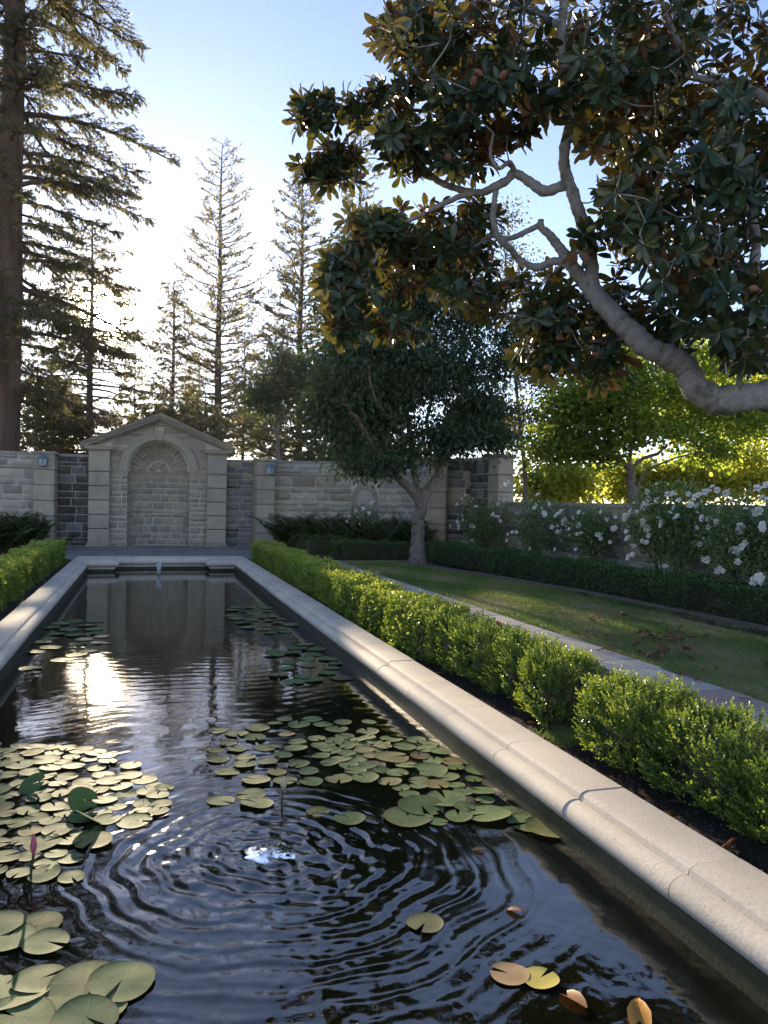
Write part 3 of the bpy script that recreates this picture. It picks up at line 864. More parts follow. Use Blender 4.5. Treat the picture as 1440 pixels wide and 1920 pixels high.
band(w_, 'cap_stone', fm, L, CAPP(.4), M['cap'])
fm, L = line_map((9.17, 21.4), (9.17, 19.95))
band(w_, 'cap_stone', fm, L, CAPP(.35), M['cap'])
pillar('pillar', 9.06, 9.54, 19.32, 19.98, 'tan stone block pillar ending the high wall at the low garden wall', None)

# low garden wall on the right, running towards the camera
lw = thing('low_wall', 'low grey stone garden wall behind the white rose bushes', 'wall', (9.4, 11, 0))
fm, L = line_map((9.33, 19.3), (9.33, 3.0))
core(lw, 'wall_body', fm, L, 0, 1.56, .4, M['mortar_grey'])
ashlar(lw, fm, 0, L, .0, .5, [M['rock'], M['pale']], hs=(.25,), rowh=[.25, .25], ws=(.7, 1.3), weights=[.5, .5])
ashlar(lw, fm, 0, L, .5, 1.56, [M['rock'], M['grimy'], M['pale']], hs=(.2, .26), ws=(.45, 1.0), weights=[.45, .45, .1])
u = 0
while u < L - .2:
    w = min(float(rs.uniform(.9, 1.3)), L - u)
    y1_, y0_ = 19.3 - u, 19.3 - u - w
    put('cap_stone', box_mesh('cap_stone', 9.27, 9.79, y0_ + .004, y1_ - .004, 1.562, 1.66, M['cap'], .015), None, lw); u += w

# ------------------------------------------------------------------ the gabled niche
nz = thing('stone_niche', 'gabled sandstone niche with a sunburst arch at the end of the pool', 'garden niche', (.4, 26.9, 0))
CXN, ZS, RI, RO = .4, 2.47, 1.0, 1.235
FRONT = 26.86
def gable_z(x): return 4.16 - abs(x - CXN) * .428
poly = [(-1.72, -.1), (CXN - RI, -.1), (CXN - RI, ZS)] + [(CXN - RI * math.cos(R(t)), ZS + RI * math.sin(R(t))) for t in range(6, 180, 6)] + [(CXN + RI, ZS), (CXN + RI, -.1), (2.55, -.1), (2.55, gable_z(2.55)), (CXN, 4.16), (-1.72, gable_z(-1.72))]
put('wall_body', prism_mesh('wall_body', poly, FRONT, 27.5, M['mortar']), None, nz)
DEP = .68
def niche_y(x): 
    q = max(0, 1 - ((x - CXN) / RI) ** 2); return FRONT + .12 + DEP * math.sqrt(q)
# curved back of the recess
tt = np.linspace(math.pi, 0, 33)
pth = [(CXN + RI * math.cos(t), FRONT + .12 + DEP * math.sin(t)) for t in tt]
pth = [(CXN - RI, FRONT + .01)] + pth + [(CXN + RI, FRONT + .01)]
put('niche_back', sweep_mesh('niche_back', [(0, -.1), (0, ZS + .02), (-.3, ZS + .02), (-.3, -.1)], pth, M['mortar']), None, nz)
SEG = np.array(pth); SL = np.r_[0, np.cumsum(np.linalg.norm(np.diff(SEG, axis=0), axis=1))]
def back_map(u):
    u = min(max(u, 0), SL[-1] - 1e-6)
    k = int(np.searchsorted(SL, u, side='right') - 1); k = min(k, len(SEG) - 2)
    t = (u - SL[k]) / (SL[k + 1] - SL[k]); p = SEG[k] * (1 - t) + SEG[k + 1] * t
    d = SEG[k + 1] - SEG[k]; return p[0], p[1], math.atan2(d[1], d[0])
ashlar(nz, back_map, .02, SL[-1] - .02, 0, 2.3, [M['rock'], M['ashlar']], hs=(.13, .2, .26), ws=(.24, .46), proud=.03, weights=[.85, .15], gap=.026)
# quarter dome with its sunburst of radial stones
def dome(r, th):
    x = CXN + r * math.cos(th); z = ZS + r * math.sin(th)
    y = FRONT + .12 + DEP * math.sqrt(max(0, 1 - (r / RI) ** 2))
    return np.array([x, y, z])
V = []; F = []
rsx = np.linspace(0, 1, 12); tsx = np.linspace(0, math.pi, 37)
for r_ in rsx:
    for t in tsx: V.append(dome(r_ * RI, t))
nT = len(tsx)
F = [(a_ * nT + c, a_ * nT + c + 1, (a_ + 1) * nT + c + 1, (a_ + 1) * nT + c) for a_ in range(11) for c in range(nT - 1)]
put('half_dome', py_mesh('half_dome', V, F, M['mortar'], True), None, nz)
put('arch_soffit', fixn(py_mesh('arch_soffit', [(CXN + RI * math.cos(t) * .9995, yy, ZS + RI * math.sin(t) * .9995) for t in tsx for yy in (FRONT - .02, FRONT + .14)], [(2 * k, 2 * k + 1, 2 * k + 3, 2 * k + 2) for k in range(nT - 1)], M['ashlar'])), None, nz)
def dome_stone(r0, r1, t0, t1, mat, proud=.028):
    nu, nv = 4, 3
    V = []; 
    for lvl in (0, 1):
        for a_ in range(nu):
            for c in range(nv):
                u = a_ / (nu - 1); v = c / (nv - 1)
                ins = .06 * lvl
                p = dome(r0 + (r1 - r0) * (ins + (1 - 2 * ins) * u), t0 + (t1 - t0) * (ins + (1 - 2 * ins) * v))
                q = np.array([CXN, FRONT - .35, ZS + .1]) - p; q /= np.linalg.norm(q)
                V.append(p + q * (proud * rs.uniform(.8, 1.3) if lvl else -.01))
    k = nu * nv; F = []
    for a_ in range(nu - 1):
        for c in range(nv - 1): F.append((k + a_ * nv + c, k + a_ * nv + c + 1, k + (a_ + 1) * nv + c + 1, k + (a_ + 1) * nv + c))
    ringi = [c for c in range(nv)] + [a_ * nv + nv - 1 for a_ in range(1, nu)] + [(nu - 1) * nv + c for c in range(nv - 2, -1, -1)] + [a_ * nv for a_ in range(nu - 2, 0, -1)]
    for a_ in range(len(ringi)):
        p_, q_ = ringi[a_], ringi[(a_ + 1) % len(ringi)]; F.append((p_, q_, k + q_, k + p_))
    put('stone', fixn(py_mesh('stone', V, F, mat)), None, nz)
NR = 17
for k in range(NR):
    t0 = math.pi * k / NR + .021; t1 = math.pi * (k + 1) / NR - .021
    cut = rs.uniform(.58, .78)
    if rs.random() < .65:
        dome_stone(.37, cut - .008, t0, t1, M['rock']); dome_stone(cut + .008, .965, t0, t1, M['rock'])
    else:
        dome_stone(.37, .965, t0, t1, M['rock'])
for k in range(5):
    dome_stone(.08, .335, math.pi * k / 5 + .045, math.pi * (k + 1) / 5 - .045, M['rock'])
# moulded impost carried round the recess and over both jambs
IMP = [(0, 2.3), (.02, 2.31), (.03, 2.38), (.05, 2.4), (.055, 2.43), (.075, 2.45), (.08, 2.478), (0, 2.478)]
put('impost', sweep_mesh('impost', IMP, [(-1.12, FRONT - .01)] + pth[:0] + [(CXN - RI + .0, FRONT - .01)] + [(p[0], p[1]) for p in pth[1:-1]] + [(CXN + RI, FRONT - .01), (1.93, FRONT - .01)], M['ashlar']), None, nz)
# archivolt, keystone
V = []; F = []
AP = [(RI - .002, FRONT + .02), (RI - .002, FRONT - .055), (RI + .03, FRONT - .065), (RI + .145, FRONT - .065), (RI + .15, FRONT - .085), (RO - .03, FRONT - .095), (RO, FRONT - .085), (RO, FRONT + .02)]
for k in range(49):
    t = math.pi * k / 48
    for rr, yy in AP: V.append((CXN + rr * math.cos(t), yy, ZS + .01 + rr * math.sin(t)))
ka = len(AP)
F = [(a_ * ka + c, a_ * ka + c + 1, (a_ + 1) * ka + c + 1, (a_ + 1) * ka + c) for a_ in range(48) for c in range(ka - 1)]
put('archivolt', fixn(py_mesh('archivolt', V, F, M['ashlar'])), None, nz)
kp = [(CXN - .085, 3.46), (CXN + .085, 3.46), (CXN + .125, 3.79), (CXN - .125, 3.79)]
ks = put('keystone', prism_mesh('keystone', kp, FRONT - .13, FRONT, M['ashlar']), None, nz)
for s in (-.055, 0, .055):
    q = [(CXN + s - .014, 3.47), (CXN + s + .014, 3.47), (CXN + s * 1.35 + .018, 3.77), (CXN + s * 1.35 - .018, 3.77)]
    o = put('flute', prism_mesh('flute', q, FRONT - .15, FRONT - .128, M['ashlar'])); o.parent = ks; o.matrix_parent_inverse = Matrix.Translation(-nz.location)
# jamb stones, then the spandrel stones cut to the arch and the gable
for x0, x1 in ((-1.13, CXN - RI - .0), (CXN + RI, 1.94)):
    fm, L = line_map((x0, FRONT), (x1, FRONT))
    ashlar(nz, fm, 0, L, 0, 2.3, [M['rock']], hs=(.16, .24), ws=(.24, .45), proud=.035)
def quad_stone(c, mat, y0=FRONT, proud=.035):
    """c: four (x, z) corners, counter-clockwise seen from the garden"""
    c = np.array(c, float); V = []
    nu, nv = 5, 3
    for lvl in (0, 1):
        for a_ in range(nu):
            for e in range(nv):
                u = a_ / (nu - 1); v = e / (nv - 1)
                if lvl: u = .05 + .9 * u; v = .08 + .84 * v
                p = (c[0] * (1 - u) + c[1] * u) * (1 - v) + (c[3] * (1 - u) + c[2] * u) * v
                V.append((p[0], y0 - (proud * rs.uniform(.7, 1.3) if lvl else -.02), p[1]))
    k = nu * nv; F = []
    for a_ in range(nu - 1):
        for e in range(nv - 1): F.append((k + a_ * nv + e, k + (a_ + 1) * nv + e, k + (a_ + 1) * nv + e + 1, k + a_ * nv + e + 1))
    ringi = [e for e in range(nv)] + [a_ * nv + nv - 1 for a_ in range(1, nu)] + [(nu - 1) * nv + e for e in range(nv - 2, -1, -1)] + [a_ * nv for a_ in range(nu - 2, 0, -1)]
    for a_ in range(len(ringi)):
        p_, q_ = ringi[a_], ringi[(a_ + 1) % len(ringi)]; F.append((p_, q_, k + q_, k + p_))
    put('stone', fixn(py_mesh('stone', V, F, mat)), None, nz)
z = 2.49
while z < 3.98:
    h = min(float(rs.choice([.17, .22, .26])), 4.0 - z)
    za, zb = z + .006, z + h - .006
    for s in (-1, 1):
        def inner(zz):
            d = zz - ZS
            return math.sqrt(RO * RO - d * d) + .01 if d < RO else 0.0
        def outer(zz):
            lim = 1.52 if zz < 3.06 else 1.52
            return min(lim, (4.1 - zz) / .428 - .03)
        ia, ib, oa, ob = inner(za), inner(zb), outer(za), outer(zb)
        if z + h > 3.5 : ia, ib = max(ia, .135), max(ib, .135)
        if z > 3.8: ia = ib = .006
        wid = (oa + ob) / 2 - (ia + ib) / 2
        if wid < .08: continue
        n = max(1, int(round(wid / .42)))
        cuts = np.linspace(0, 1, n + 1); cuts[1:-1] += rs.uniform(-.08, .08, n - 1)
        for k in range(n):
            e0, e1 = cuts[k], cuts[k + 1]
            xa0, xa1 = ia + (oa - ia) * e0 + .006, ia + (oa - ia) * e1 - .006
            xb0, xb1 = ib + (ob - ib) * e0 + .006, ib + (ob - ib) * e1 - .006
            q = [(CXN + s * xa0, za), (CXN + s * xa1, za), (CXN + s * xb1, zb), (CXN + s * xb0, zb)]
            quad_stone(q, M['rock'])
    z += h
# rusticated pilasters at both sides
for x0, x1 in ((-1.76, -1.12), (1.93, 2.57)):
    s = thing
    put('plinth', box_mesh('plinth', x0 - .07, x1 + .07, 26.47, 26.9, .0, .05, M['ashlar'], .012), None, nz)
    put('base_moulding', box_mesh('base_moulding', x0 - .04, x1 + .04, 26.5, 26.9, .05, .11, M['ashlar'], .02), None, nz)
    put('pilaster_core', box_mesh('pilaster_core', x0 + .035, x1 - .035, 26.6, 26.95, .1, 3.1, M['joint_dark'], .003), None, nz)
    for k in range(5):
        z0 = .112 + k * .458
        put('block', box_mesh('block', x0, x1, 26.55, 26.92, z0, z0 + .44, M['ashlar'], .02), None, nz)
    put('string_course', box_mesh('string_course', x0 - .02, x1 + .02, 26.53, 26.92, 2.405, 2.46, M['ashlar'], .012), None, nz)
    put('top_block', box_mesh('top_block', x0, x1, 26.555, 26.92, 2.462, 3.03, M['ashlar'], .006), None, nz)
    V = [(x0, 26.555, 3.03), (x1, 26.555, 3.03), (x1, 26.9, 3.03), (x0, 26.9, 3.03), (x0 - .045, 26.5, 3.1), (x1 + .045, 26.5, 3.1), (x1 + .045, 26.9, 3.1), (x0 - .045, 26.9, 3.1)]
    put('capital', fixn(py_mesh('capital', V, [(0, 1, 5, 4), (1, 2, 6, 5), (2, 3, 7, 6), (3, 0, 4, 7), (4, 5, 6, 7), (3, 2, 1, 0)], M['ashlar'])), None, nz)
    put('cornice', box_mesh('cornice', x0 - .12, x1 + .12, 26.4, 26.95, 3.1, 3.17, M['ashlar'], .008), None, nz)
    put('cornice_lip', box_mesh('cornice_lip', x0 - .16, x1 + .16, 26.36, 26.95, 3.17, 3.205, M['ashlar'], .012), None, nz)
# raking cornices of the gable: stepped profile, cut plumb at the ridge
RP = [(26.9, -.02), (26.62, -.02), (26.6, .03), (26.44, .035), (26.42, .1), (26.36, .12), (26.35, .165), (26.31, .185), (26.3, .215), (27.55, .235), (27.55, -.02)]
for s in (-1, 1):
    n = 3
    xs_ = np.linspace(2.42, 0, n + 1)
    for k in range(n):
        xa, xb = xs_[k], xs_[k + 1]
        V = []
        for xx, e in ((xa, -.003 if k else 0), (xb, .003 if k < n - 1 else 0)):
            for yy, zz in RP: V.append((CXN + s * (xx + e), yy, 4.115 - xx * .428 + zz))
        m_ = len(RP)
        F = [(j, (j + 1) % m_, m_ + (j + 1) % m_, m_ + j) for j in range(m_)] + [tuple(range(m_)), tuple(range(m_, 2 * m_))[::-1]]
        put('raking_cornice', fixn(py_mesh('raking_cornice', V, F, M['cap'])), None, nz)

# ------------------------------------------------------------------ wall lanterns
def lantern(x, y, z, label):
    t = thing('wall_lantern', label, 'lantern', (x, y, z), 'wall lanterns on the stone pillars')
    def frus(nm, r0, z0, r1, z1, mat, n=6, parent=t, cap=True):
        V = [(x + r0 * math.cos(R(60 * k + 30)), y + r0 * math.sin(R(60 * k + 30)), z + z0) for k in range(n)] + [(x + r1 * math.cos(R(60 * k + 30)), y + r1 * math.sin(R(60 * k + 30)), z + z1) for k in range(n)]
        F = [(k, (k + 1) % n, n + (k + 1) % n, n + k) for k in range(n)]
        if cap: F += [tuple(range(n))[::-1], tuple(range(n, 2 * n))]
        return put(nm, fixn(py_mesh(nm, V, F, mat)), None, parent)
    frus('base', .105, -.02, .115, .0, M['lantern_metal'])
    for k in range(6):
        a0, a1 = R(60 * k + 33), R(60 * k + 87)
        V = [(x + .108 * math.cos(a0), y + .108 * math.sin(a0), z + .0), (x + .108 * math.cos(a1), y + .108 * math.sin(a1), z + .0), (x + .152 * math.cos(a1), y + .152 * math.sin(a1), z + .2), (x + .152 * math.cos(a0), y + .152 * math.sin(a0), z + .2)]
        put('pane', py_mesh('pane', V, [(0, 1, 2, 3)], M['lantern_glass']), None, t)
        g = Geo(); a = R(60 * k + 30)
        tube(g, [(x + .113 * math.cos(a), y + .113 * math.sin(a), z), (x + .158 * math.cos(a), y + .158 * math.sin(a), z + .2)], .008, 4)
        put('glazing_bar', g.mesh('glazing_bar', M['lantern_metal']), None, t)
    frus('rim', .172, .2, .172, .222, M['lantern_metal'])
    frus('roof', .165, .222, .1, .33, M['lantern_metal'])
    frus('finial', .04, .33, .02, .37, M['lantern_metal'])
    put('bracket', box_mesh('bracket', x - .025, x + .025, y, y + .22, z + .06, z + .11, M['lantern_metal'], .006), None, t)
lantern(-3.02, 25.86, 2.5, 'pale blue six-sided lantern on the pillar by the black stained wall')
lantern(3.9, 25.86, 2.45, 'pale blue six-sided lantern on the pillar right of the niche')

# ------------------------------------------------------------------ thin evening haze, added over the garden for the glow round the sun
hz, nt, b = newmat('evening_glow_haze')
nt.nodes.remove(b)
pv = nt.nodes.new('ShaderNodeVolumePrincipled')
pv.inputs['Color'].default_value = (1.0, .96, .9, 1); pv.inputs['Density'].default_value = HAZE; pv.inputs['Anisotropy'].default_value = .78
nt.links.new(pv.outputs[0], nt.nodes['Material Output'].inputs['Volume'])
hb = py_mesh('haze', [(x, y, z) for x in (-150, 150) for y in (-150, 150) for z in (-1.8, 46)], [(0, 1, 3, 2), (4, 6, 7, 5), (0, 4, 5, 1), (2, 3, 7, 6), (0, 2, 6, 4), (1, 5, 7, 3)], hz)
o = put('haze', fixn(hb)); tag(o, kind='stuff', label='thin warm evening haze added in the air for the glow round the sun')

# ------------------------------------------------------------------ plants: helpers
def sun_gap(P, rad=1.0):
    """True where a leaf would close the two gaps the low sun shines through"""
    out = np.zeros(len(P), bool)
    for eye in (CAM, np.array([0, 0, 2 * WZ - CAMZ])):
        d = P - eye; d = d / np.linalg.norm(d, axis=1)[:, None]
        out |= d @ np.array(SUN) > math.cos(R(rad))
    return out

def hedge_leaves(g, rng, path, half, h, dens, size, top_light=.0, bump=.05, shoots=True, zlo=.04):
    """leaves in the outer shell of a clipped hedge that follows a plan path"""
    P = np.asarray(path, float); d = np.r_[0, np.cumsum(np.linalg.norm(np.diff(P, axis=0), axis=1))]; L = d[-1]
    area = L * (2 * h + 2 * half) + 4 * half * h
    n = int(area * dens)
    s = rng.uniform(-half, L + half, n)
    per = rng.uniform(0, 2 * h + 2 * half, n)
    # cross-section position on a rounded box
    side = np.where(per < h, -1, np.where(per < h + 2 * half, 0, 1))
    off = np.where(side == 0, (per - h) - half, side * half)
    zz = np.where(side == 0, h, np.where(side < 0, per, per - h - 2 * half))
    nrm = np.stack([side.astype(float), np.where(side == 0, 1.0, 0.12)], 1)
    end = (s < 0) | (s > L)
    k = end & (side != 0)
    off = np.where(end, rng.uniform(-half, half, n), off)
    # round the ends
    sx = np.clip(s, 0, L); ex = s - sx
    over = np.where(end, np.sign(ex) * np.sqrt(np.clip(half ** 2 - off ** 2, 0, None)) * np.where(side == 0, rng.random(n), 1), 0)
    x = np.interp(sx, d, P[:, 0]); y = np.interp(sx, d, P[:, 1])
    seg = np.clip(np.searchsorted(d, sx, side='right') - 1, 0, len(P) - 2)
    D = (P[seg + 1] - P[seg]); D /= np.linalg.norm(D, axis=1)[:, None]
    N = np.stack([D[:, 1], -D[:, 0]], 1)
    # lumpy clipped surface
    lump = bump * (np.sin(5.1 * sx + 2.3 * off / half + 1) * .5 + np.sin(11.7 * sx + 5 * zz / h + 2) * .35 + np.sin(2.3 * sx + .7) * .5 + np.sin(23 * sx + 9 * off) * .2)
    depth = -np.abs(rng.normal(0, .05, n)) + lump + rng.exponential(.012, n)
    rnd = np.clip((zz / h - .8) / .2, 0, 1) * .06
    px = x + N[:, 0] * (off + nrm[:, 0] * (depth - rnd)) + D[:, 0] * over
    py = y + N[:, 1] * (off + nrm[:, 0] * (depth - rnd)) + D[:, 1] * over
    pz = np.maximum(zz + nrm[:, 1] * depth * np.where(side == 0, 1, 0), zlo)
    pos = np.stack([px, py, pz], 1)
    nn = np.stack([N[:, 0] * nrm[:, 0] + D[:, 0] * np.sign(ex) * end, N[:, 1] * nrm[:, 0] + D[:, 1] * np.sign(ex) * end, nrm[:, 1]], 1)
    ax = nn * .8 + rnd_dirs(rng, n) * .9 + np.array([0, 0, .35])
    Rm = basis(ax, nn + rnd_dirs(rng, n) * .9)
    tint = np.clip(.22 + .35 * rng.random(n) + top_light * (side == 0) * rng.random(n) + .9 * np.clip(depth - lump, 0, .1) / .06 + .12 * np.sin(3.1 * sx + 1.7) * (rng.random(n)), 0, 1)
    scatter(g, *LEAF2, pos, Rm, size * rng.uniform(.7, 1.3, n), tint, 1.5)

def hedge_core(path, half, h, mat, inset=.09, parent=None):
    P = np.asarray(path, float)
    a, w = inset, half - inset
    pr = [(-w, .01), (-w, h - a - .03), (-w + .05, h - a), (w - .05, h - a), (w, h - a - .03), (w, .01)]
    return put('branches', sweep_mesh('branches', pr, P, mat), None, parent, kind=None)  # one solid dark block standing in for the shaded inside of the hedge

def make_hedge(name, label, path, half, h, dens, size, mat, seed, group=None, top_light=.3, bump=.05, cat='hedge'):
    rng = np.random.default_rng(seed)
    P = np.asarray(path, float)
    t = thing(name, label, cat, (P[:, 0].mean(), P[:, 1].mean(), 0), group)
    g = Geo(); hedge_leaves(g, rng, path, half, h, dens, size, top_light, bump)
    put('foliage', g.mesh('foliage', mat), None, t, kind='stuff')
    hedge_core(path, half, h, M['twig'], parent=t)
    return t

# ------------------------------------------------------------------ hedges and box shrubs
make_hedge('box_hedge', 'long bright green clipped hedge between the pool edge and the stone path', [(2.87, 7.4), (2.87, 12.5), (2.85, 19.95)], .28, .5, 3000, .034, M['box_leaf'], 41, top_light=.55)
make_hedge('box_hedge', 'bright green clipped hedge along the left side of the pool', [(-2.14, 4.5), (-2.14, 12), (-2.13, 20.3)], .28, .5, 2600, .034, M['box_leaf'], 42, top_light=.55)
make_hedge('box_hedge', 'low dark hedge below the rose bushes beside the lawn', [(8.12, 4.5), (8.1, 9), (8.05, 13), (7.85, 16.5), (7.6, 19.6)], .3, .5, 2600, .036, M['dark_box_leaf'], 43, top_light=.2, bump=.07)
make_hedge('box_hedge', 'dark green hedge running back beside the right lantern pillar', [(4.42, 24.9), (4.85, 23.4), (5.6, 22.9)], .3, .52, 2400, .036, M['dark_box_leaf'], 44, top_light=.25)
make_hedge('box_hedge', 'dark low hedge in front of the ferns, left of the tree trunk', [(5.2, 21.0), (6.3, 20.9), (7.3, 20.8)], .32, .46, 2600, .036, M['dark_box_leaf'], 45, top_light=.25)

def box_shrub(label, cx, cy, rx, ry, h, seed, n, size=.0185, mat='box_leaf'):
    """one box bush: leafy shoots standing out of a rounded mass, leaves paired up each shoot"""
    rng = np.random.default_rng(seed)
    t = thing('box_shrub', label, 'shrub', (cx, cy, 0), 'box shrubs in front of the stone path')
    ns = int(n * 1.35) // 9
    d = rnd_dirs(rng, ns * 2); d = d[d[:, 2] > -.55][:ns]; ns = len(d)
    lump = 1 + .08 * np.sin(4.3 * d[:, 0] + 2.1 * d[:, 1] + seed) + .07 * np.sin(5.1 * d[:, 1] - 4 * d[:, 2] + 2 * seed) + .07 * np.sin(11 * d[:, 0] + 9 * d[:, 2])
    rr = lump * (1 - np.abs(rng.normal(0, .1, ns)) + rng.exponential(.02, ns))
    # boxy rounding of the ball
    q = np.sign(d) * np.abs(d) ** .66
    root = np.stack([cx + q[:, 0] * rx * rr, cy + q[:, 1] * ry * rr, h * .5 + q[:, 2] * h * .5 * rr], 1)
    root[:, 2] = np.maximum(root[:, 2], .04)
    ax = d * .8 + np.array([0, 0, .75]) + rng.normal(0, .25, (ns, 3)); ax /= np.linalg.norm(ax, axis=1)[:, None]
    g = Geo()
    sl_ = rng.uniform(.05, .1, ns)
    young = np.clip((rr / lump - .93) * 5, 0, .75) + .1 * (d[:, 2] > .2)
    for k in range(9):
        f = k / 8
        a = rng.uniform(0, 2 * np.pi, ns) if k % 2 == 0 else a + np.pi
        ref = np.cross(ax, np.array([.3, .5, .8])); ref /= np.linalg.norm(ref, axis=1)[:, None]
        ref2 = np.cross(ax, ref)
        out = np.cos(a)[:, None] * ref + np.sin(a)[:, None] * ref2
        la = out * (.95 - .5 * f) + ax * (.35 + .6 * f) + rng.normal(0, .15, (ns, 3))
        pos = root + ax * (sl_ * (f - .3))[:, None]
        Rm = basis(la, ax + rng.normal(0, .3, (ns, 3)))
        scatter(g, *LEAFR, pos, Rm, size * rng.uniform(.75, 1.2, ns) * (1.05 - .3 * f), np.clip(.12 + .2 * rng.random(ns) + young * (.4 + .6 * f), 0, 1), 1.0)
    put('foliage', g.mesh('foliage', M[mat]), None, t, kind='stuff')
    gb = Geo()
    for k in range(26):
        dd = rnd_dirs(rng, 1)[0]; dd[2] = abs(dd[2]) + .2; dd /= np.linalg.norm(dd)
        e = np.array([cx + dd[0] * rx * .85, cy + dd[1] * ry * .85, h * .45 + dd[2] * h * .42])
        b0 = np.array([cx + rng.normal(0, .07), cy + rng.normal(0, .1), 0.0])
        tube(gb, [b0, b0 * .55 + e * .45 + [0, 0, .05], e], [.011, .007, .003], 4)
    # solid twig-coloured ball standing in for the shaded inside of the bush
    V = []; 
    for a_ in range(7):
        for c in range(12):
            th = np.pi * (a_ + .0) / 6; ph = 2 * np.pi * c / 12
            V.append((cx + rx * .66 * math.sin(th) * math.cos(ph) * rng.uniform(.85, 1.1), cy + ry * .66 * math.sin(th) * math.sin(ph) * rng.uniform(.85, 1.1), h * .5 + h * .36 * math.cos(th) * rng.uniform(.9, 1.05)))
    F = [(a_ * 12 + c, a_ * 12 + (c + 1) % 12, (a_ + 1) * 12 + (c + 1) % 12, (a_ + 1) * 12 + c) for a_ in range(6) for c in range(12)]
    gb.add(V, F)
    put('branches', gb.mesh('branches', M['twig']), None, t)
    return t
box_shrub('large bright box shrub in the right foreground beside the pool edge', 2.98, 2.62, .29, .52, .45, 61, 16000)
box_shrub('nearest-but-one box shrub, leaning over the soil in front of the pinkish flagstone', 2.96, 3.42, .29, .42, .47, 62, 14000)
box_shrub('box shrub just before the bare soil gap in the foreground row', 2.9, 4.12, .28, .34, .5, 63, 12500)
box_shrub('tall narrow box shrub beyond the bare soil gap', 2.88, 5.02, .27, .25, .53, 64, 9500)
box_shrub('pale topped box shrub second beyond the soil gap', 2.92, 5.6, .27, .28, .52, 65, 9500)
box_shrub('box shrub with a brown dead leaf caught on its top', 2.9, 6.2, .28, .33, .52, 66, 9000)
box_shrub('rounded box shrub touching the end of the long clipped hedge', 2.9, 6.85, .29, .36, .52, 67, 9000)
box_shrub('small box shrub on the lawn at the right edge of the picture', 5.95, 6.0, .2, .22, .38, 68, 3200)

# ------------------------------------------------------------------ conifers behind the wall
def conifer(name, label, base, height, r0, mat_bark, mat_leaf, seed, z0, nl, length, pitch, droop, fol, leaf, cat='tree', group=None, tw=.35, lean=(0, 0), upturn=.0, top_r=.03, side_bias=None, keep_gap=True):
    rng = np.random.default_rng(seed)
    base = np.array(base, float)
    t = thing(name, label, cat, base, group)
    g = Geo()
    zs = np.linspace(0, height, 14)
    trunk = np.stack([base[0] + lean[0] * zs + .03 * np.sin(zs * .7 + seed), base[1] + lean[1] * zs, base[2] + zs], 1)
    rad = r0 * (1 - zs / height) ** .85 + top_r; rad[0] *= 1.25
    tube(g, trunk, rad, 12)
    put('trunk', g.mesh('trunk', mat_bark, True), None, t)
    gb = Geo(); gf = Geo()
    posL = []; axL = []; szL = []; tiL = []
    for k in range(nl):
        f = (k + rng.random()) / nl
        z = z0 + (height - z0) * f ** 1.05
        L = length(z / height) * rng.uniform(.7, 1.15)
        if L < .15: L = .15
        az = k * 2.4 + rng.normal(0, .4)
        if side_bias is not None and rng.random() < .35: az = side_bias + rng.normal(0, .6)
        s = np.linspace(0, 1, 7)
        pit = pitch(z / height) + rng.normal(0, .08)
        hor = L * s; ver = L * (pit * s - droop * s ** 2 + upturn * s ** 3)
        wig = .05 * L * np.sin(s * 5 + rng.uniform(0, 6)) * s
        o = np.array([np.interp(z, zs, trunk[:, 0]), np.interp(z, zs, trunk[:, 1]), base[2] + z])
        dx, dy = math.cos(az), math.sin(az)
        B_ = np.stack([o[0] + dx * hor - dy * wig, o[1] + dy * hor + dx * wig, o[2] + ver], 1)
        rb = max(.022, .02 * L) * (1 - .85 * s) + .004
        tube(gb, B_, rb, 5)
        nt_ = max(3, int(L / tw))
        for q in range(nt_):
            u = rng.uniform(.12, 1.0) ** .8
            p0 = np.array([np.interp(u, s, B_[:, c]) for c in range(3)])
            sd = rng.choice([-1, 1])
            tl = (.30 * L * (1 - u) ** .6 + .22) * rng.uniform(.6, 1.2)
            tl = min(tl, 1.3)
            a2 = az + sd * rng.uniform(.5, 1.2)
            e = p0 + np.array([math.cos(a2) * tl, math.sin(a2) * tl, tl * (rng.uniform(-.55, .1) if upturn < .2 else rng.uniform(-.05, .6))])
            mid = (p0 + e) / 2 + [0, 0, .06 * tl]
            tube(gb, [p0, mid, e], [.016, .011, .006], 3)
            m_ = max(2, int(tl * fol))
            w_ = rng.random(m_) ** .8
            P_ = np.where((w_ < .5)[:, None], p0 + (mid - p0) * (w_ * 2)[:, None], mid + (e - mid) * (w_ * 2 - 1)[:, None])
            dv = (e - p0) / tl
            ax = dv * .7 + rnd_dirs(rng, m_) * .7 + np.array([0, 0, -.5 if upturn < .2 else .35])
            posL.append(P_ + rng.normal(0, .02, (m_, 3))); axL.append(ax); szL.append(leaf * rng.uniform(.6, 1.3, m_)); tiL.append(np.clip(rng.random(m_) * .8 + rng.normal(0, .15), 0, 1))
    pos = np.concatenate(posL); ax = np.concatenate(axL); sz = np.concatenate(szL); ti = np.concatenate(tiL)
    if keep_gap:
        k_ = ~sun_gap(pos); pos, ax, sz, ti = pos[k_], ax[k_], sz[k_], ti[k_]
    TV = np.array([[0, 0, 0], [.17, .45, .02], [0, 1, 0], [-.17, .45, .02]])
    scatter(gf, TV, np.array([[0, 1, 2], [0, 2, 3]]), pos, basis(ax, rnd_dirs(rng, len(pos))), sz, ti)
    put('branches', gb.mesh('branches', mat_bark), None, t)
    put('foliage', gf.mesh('foliage', mat_leaf), None, t, kind='stuff')
    return t

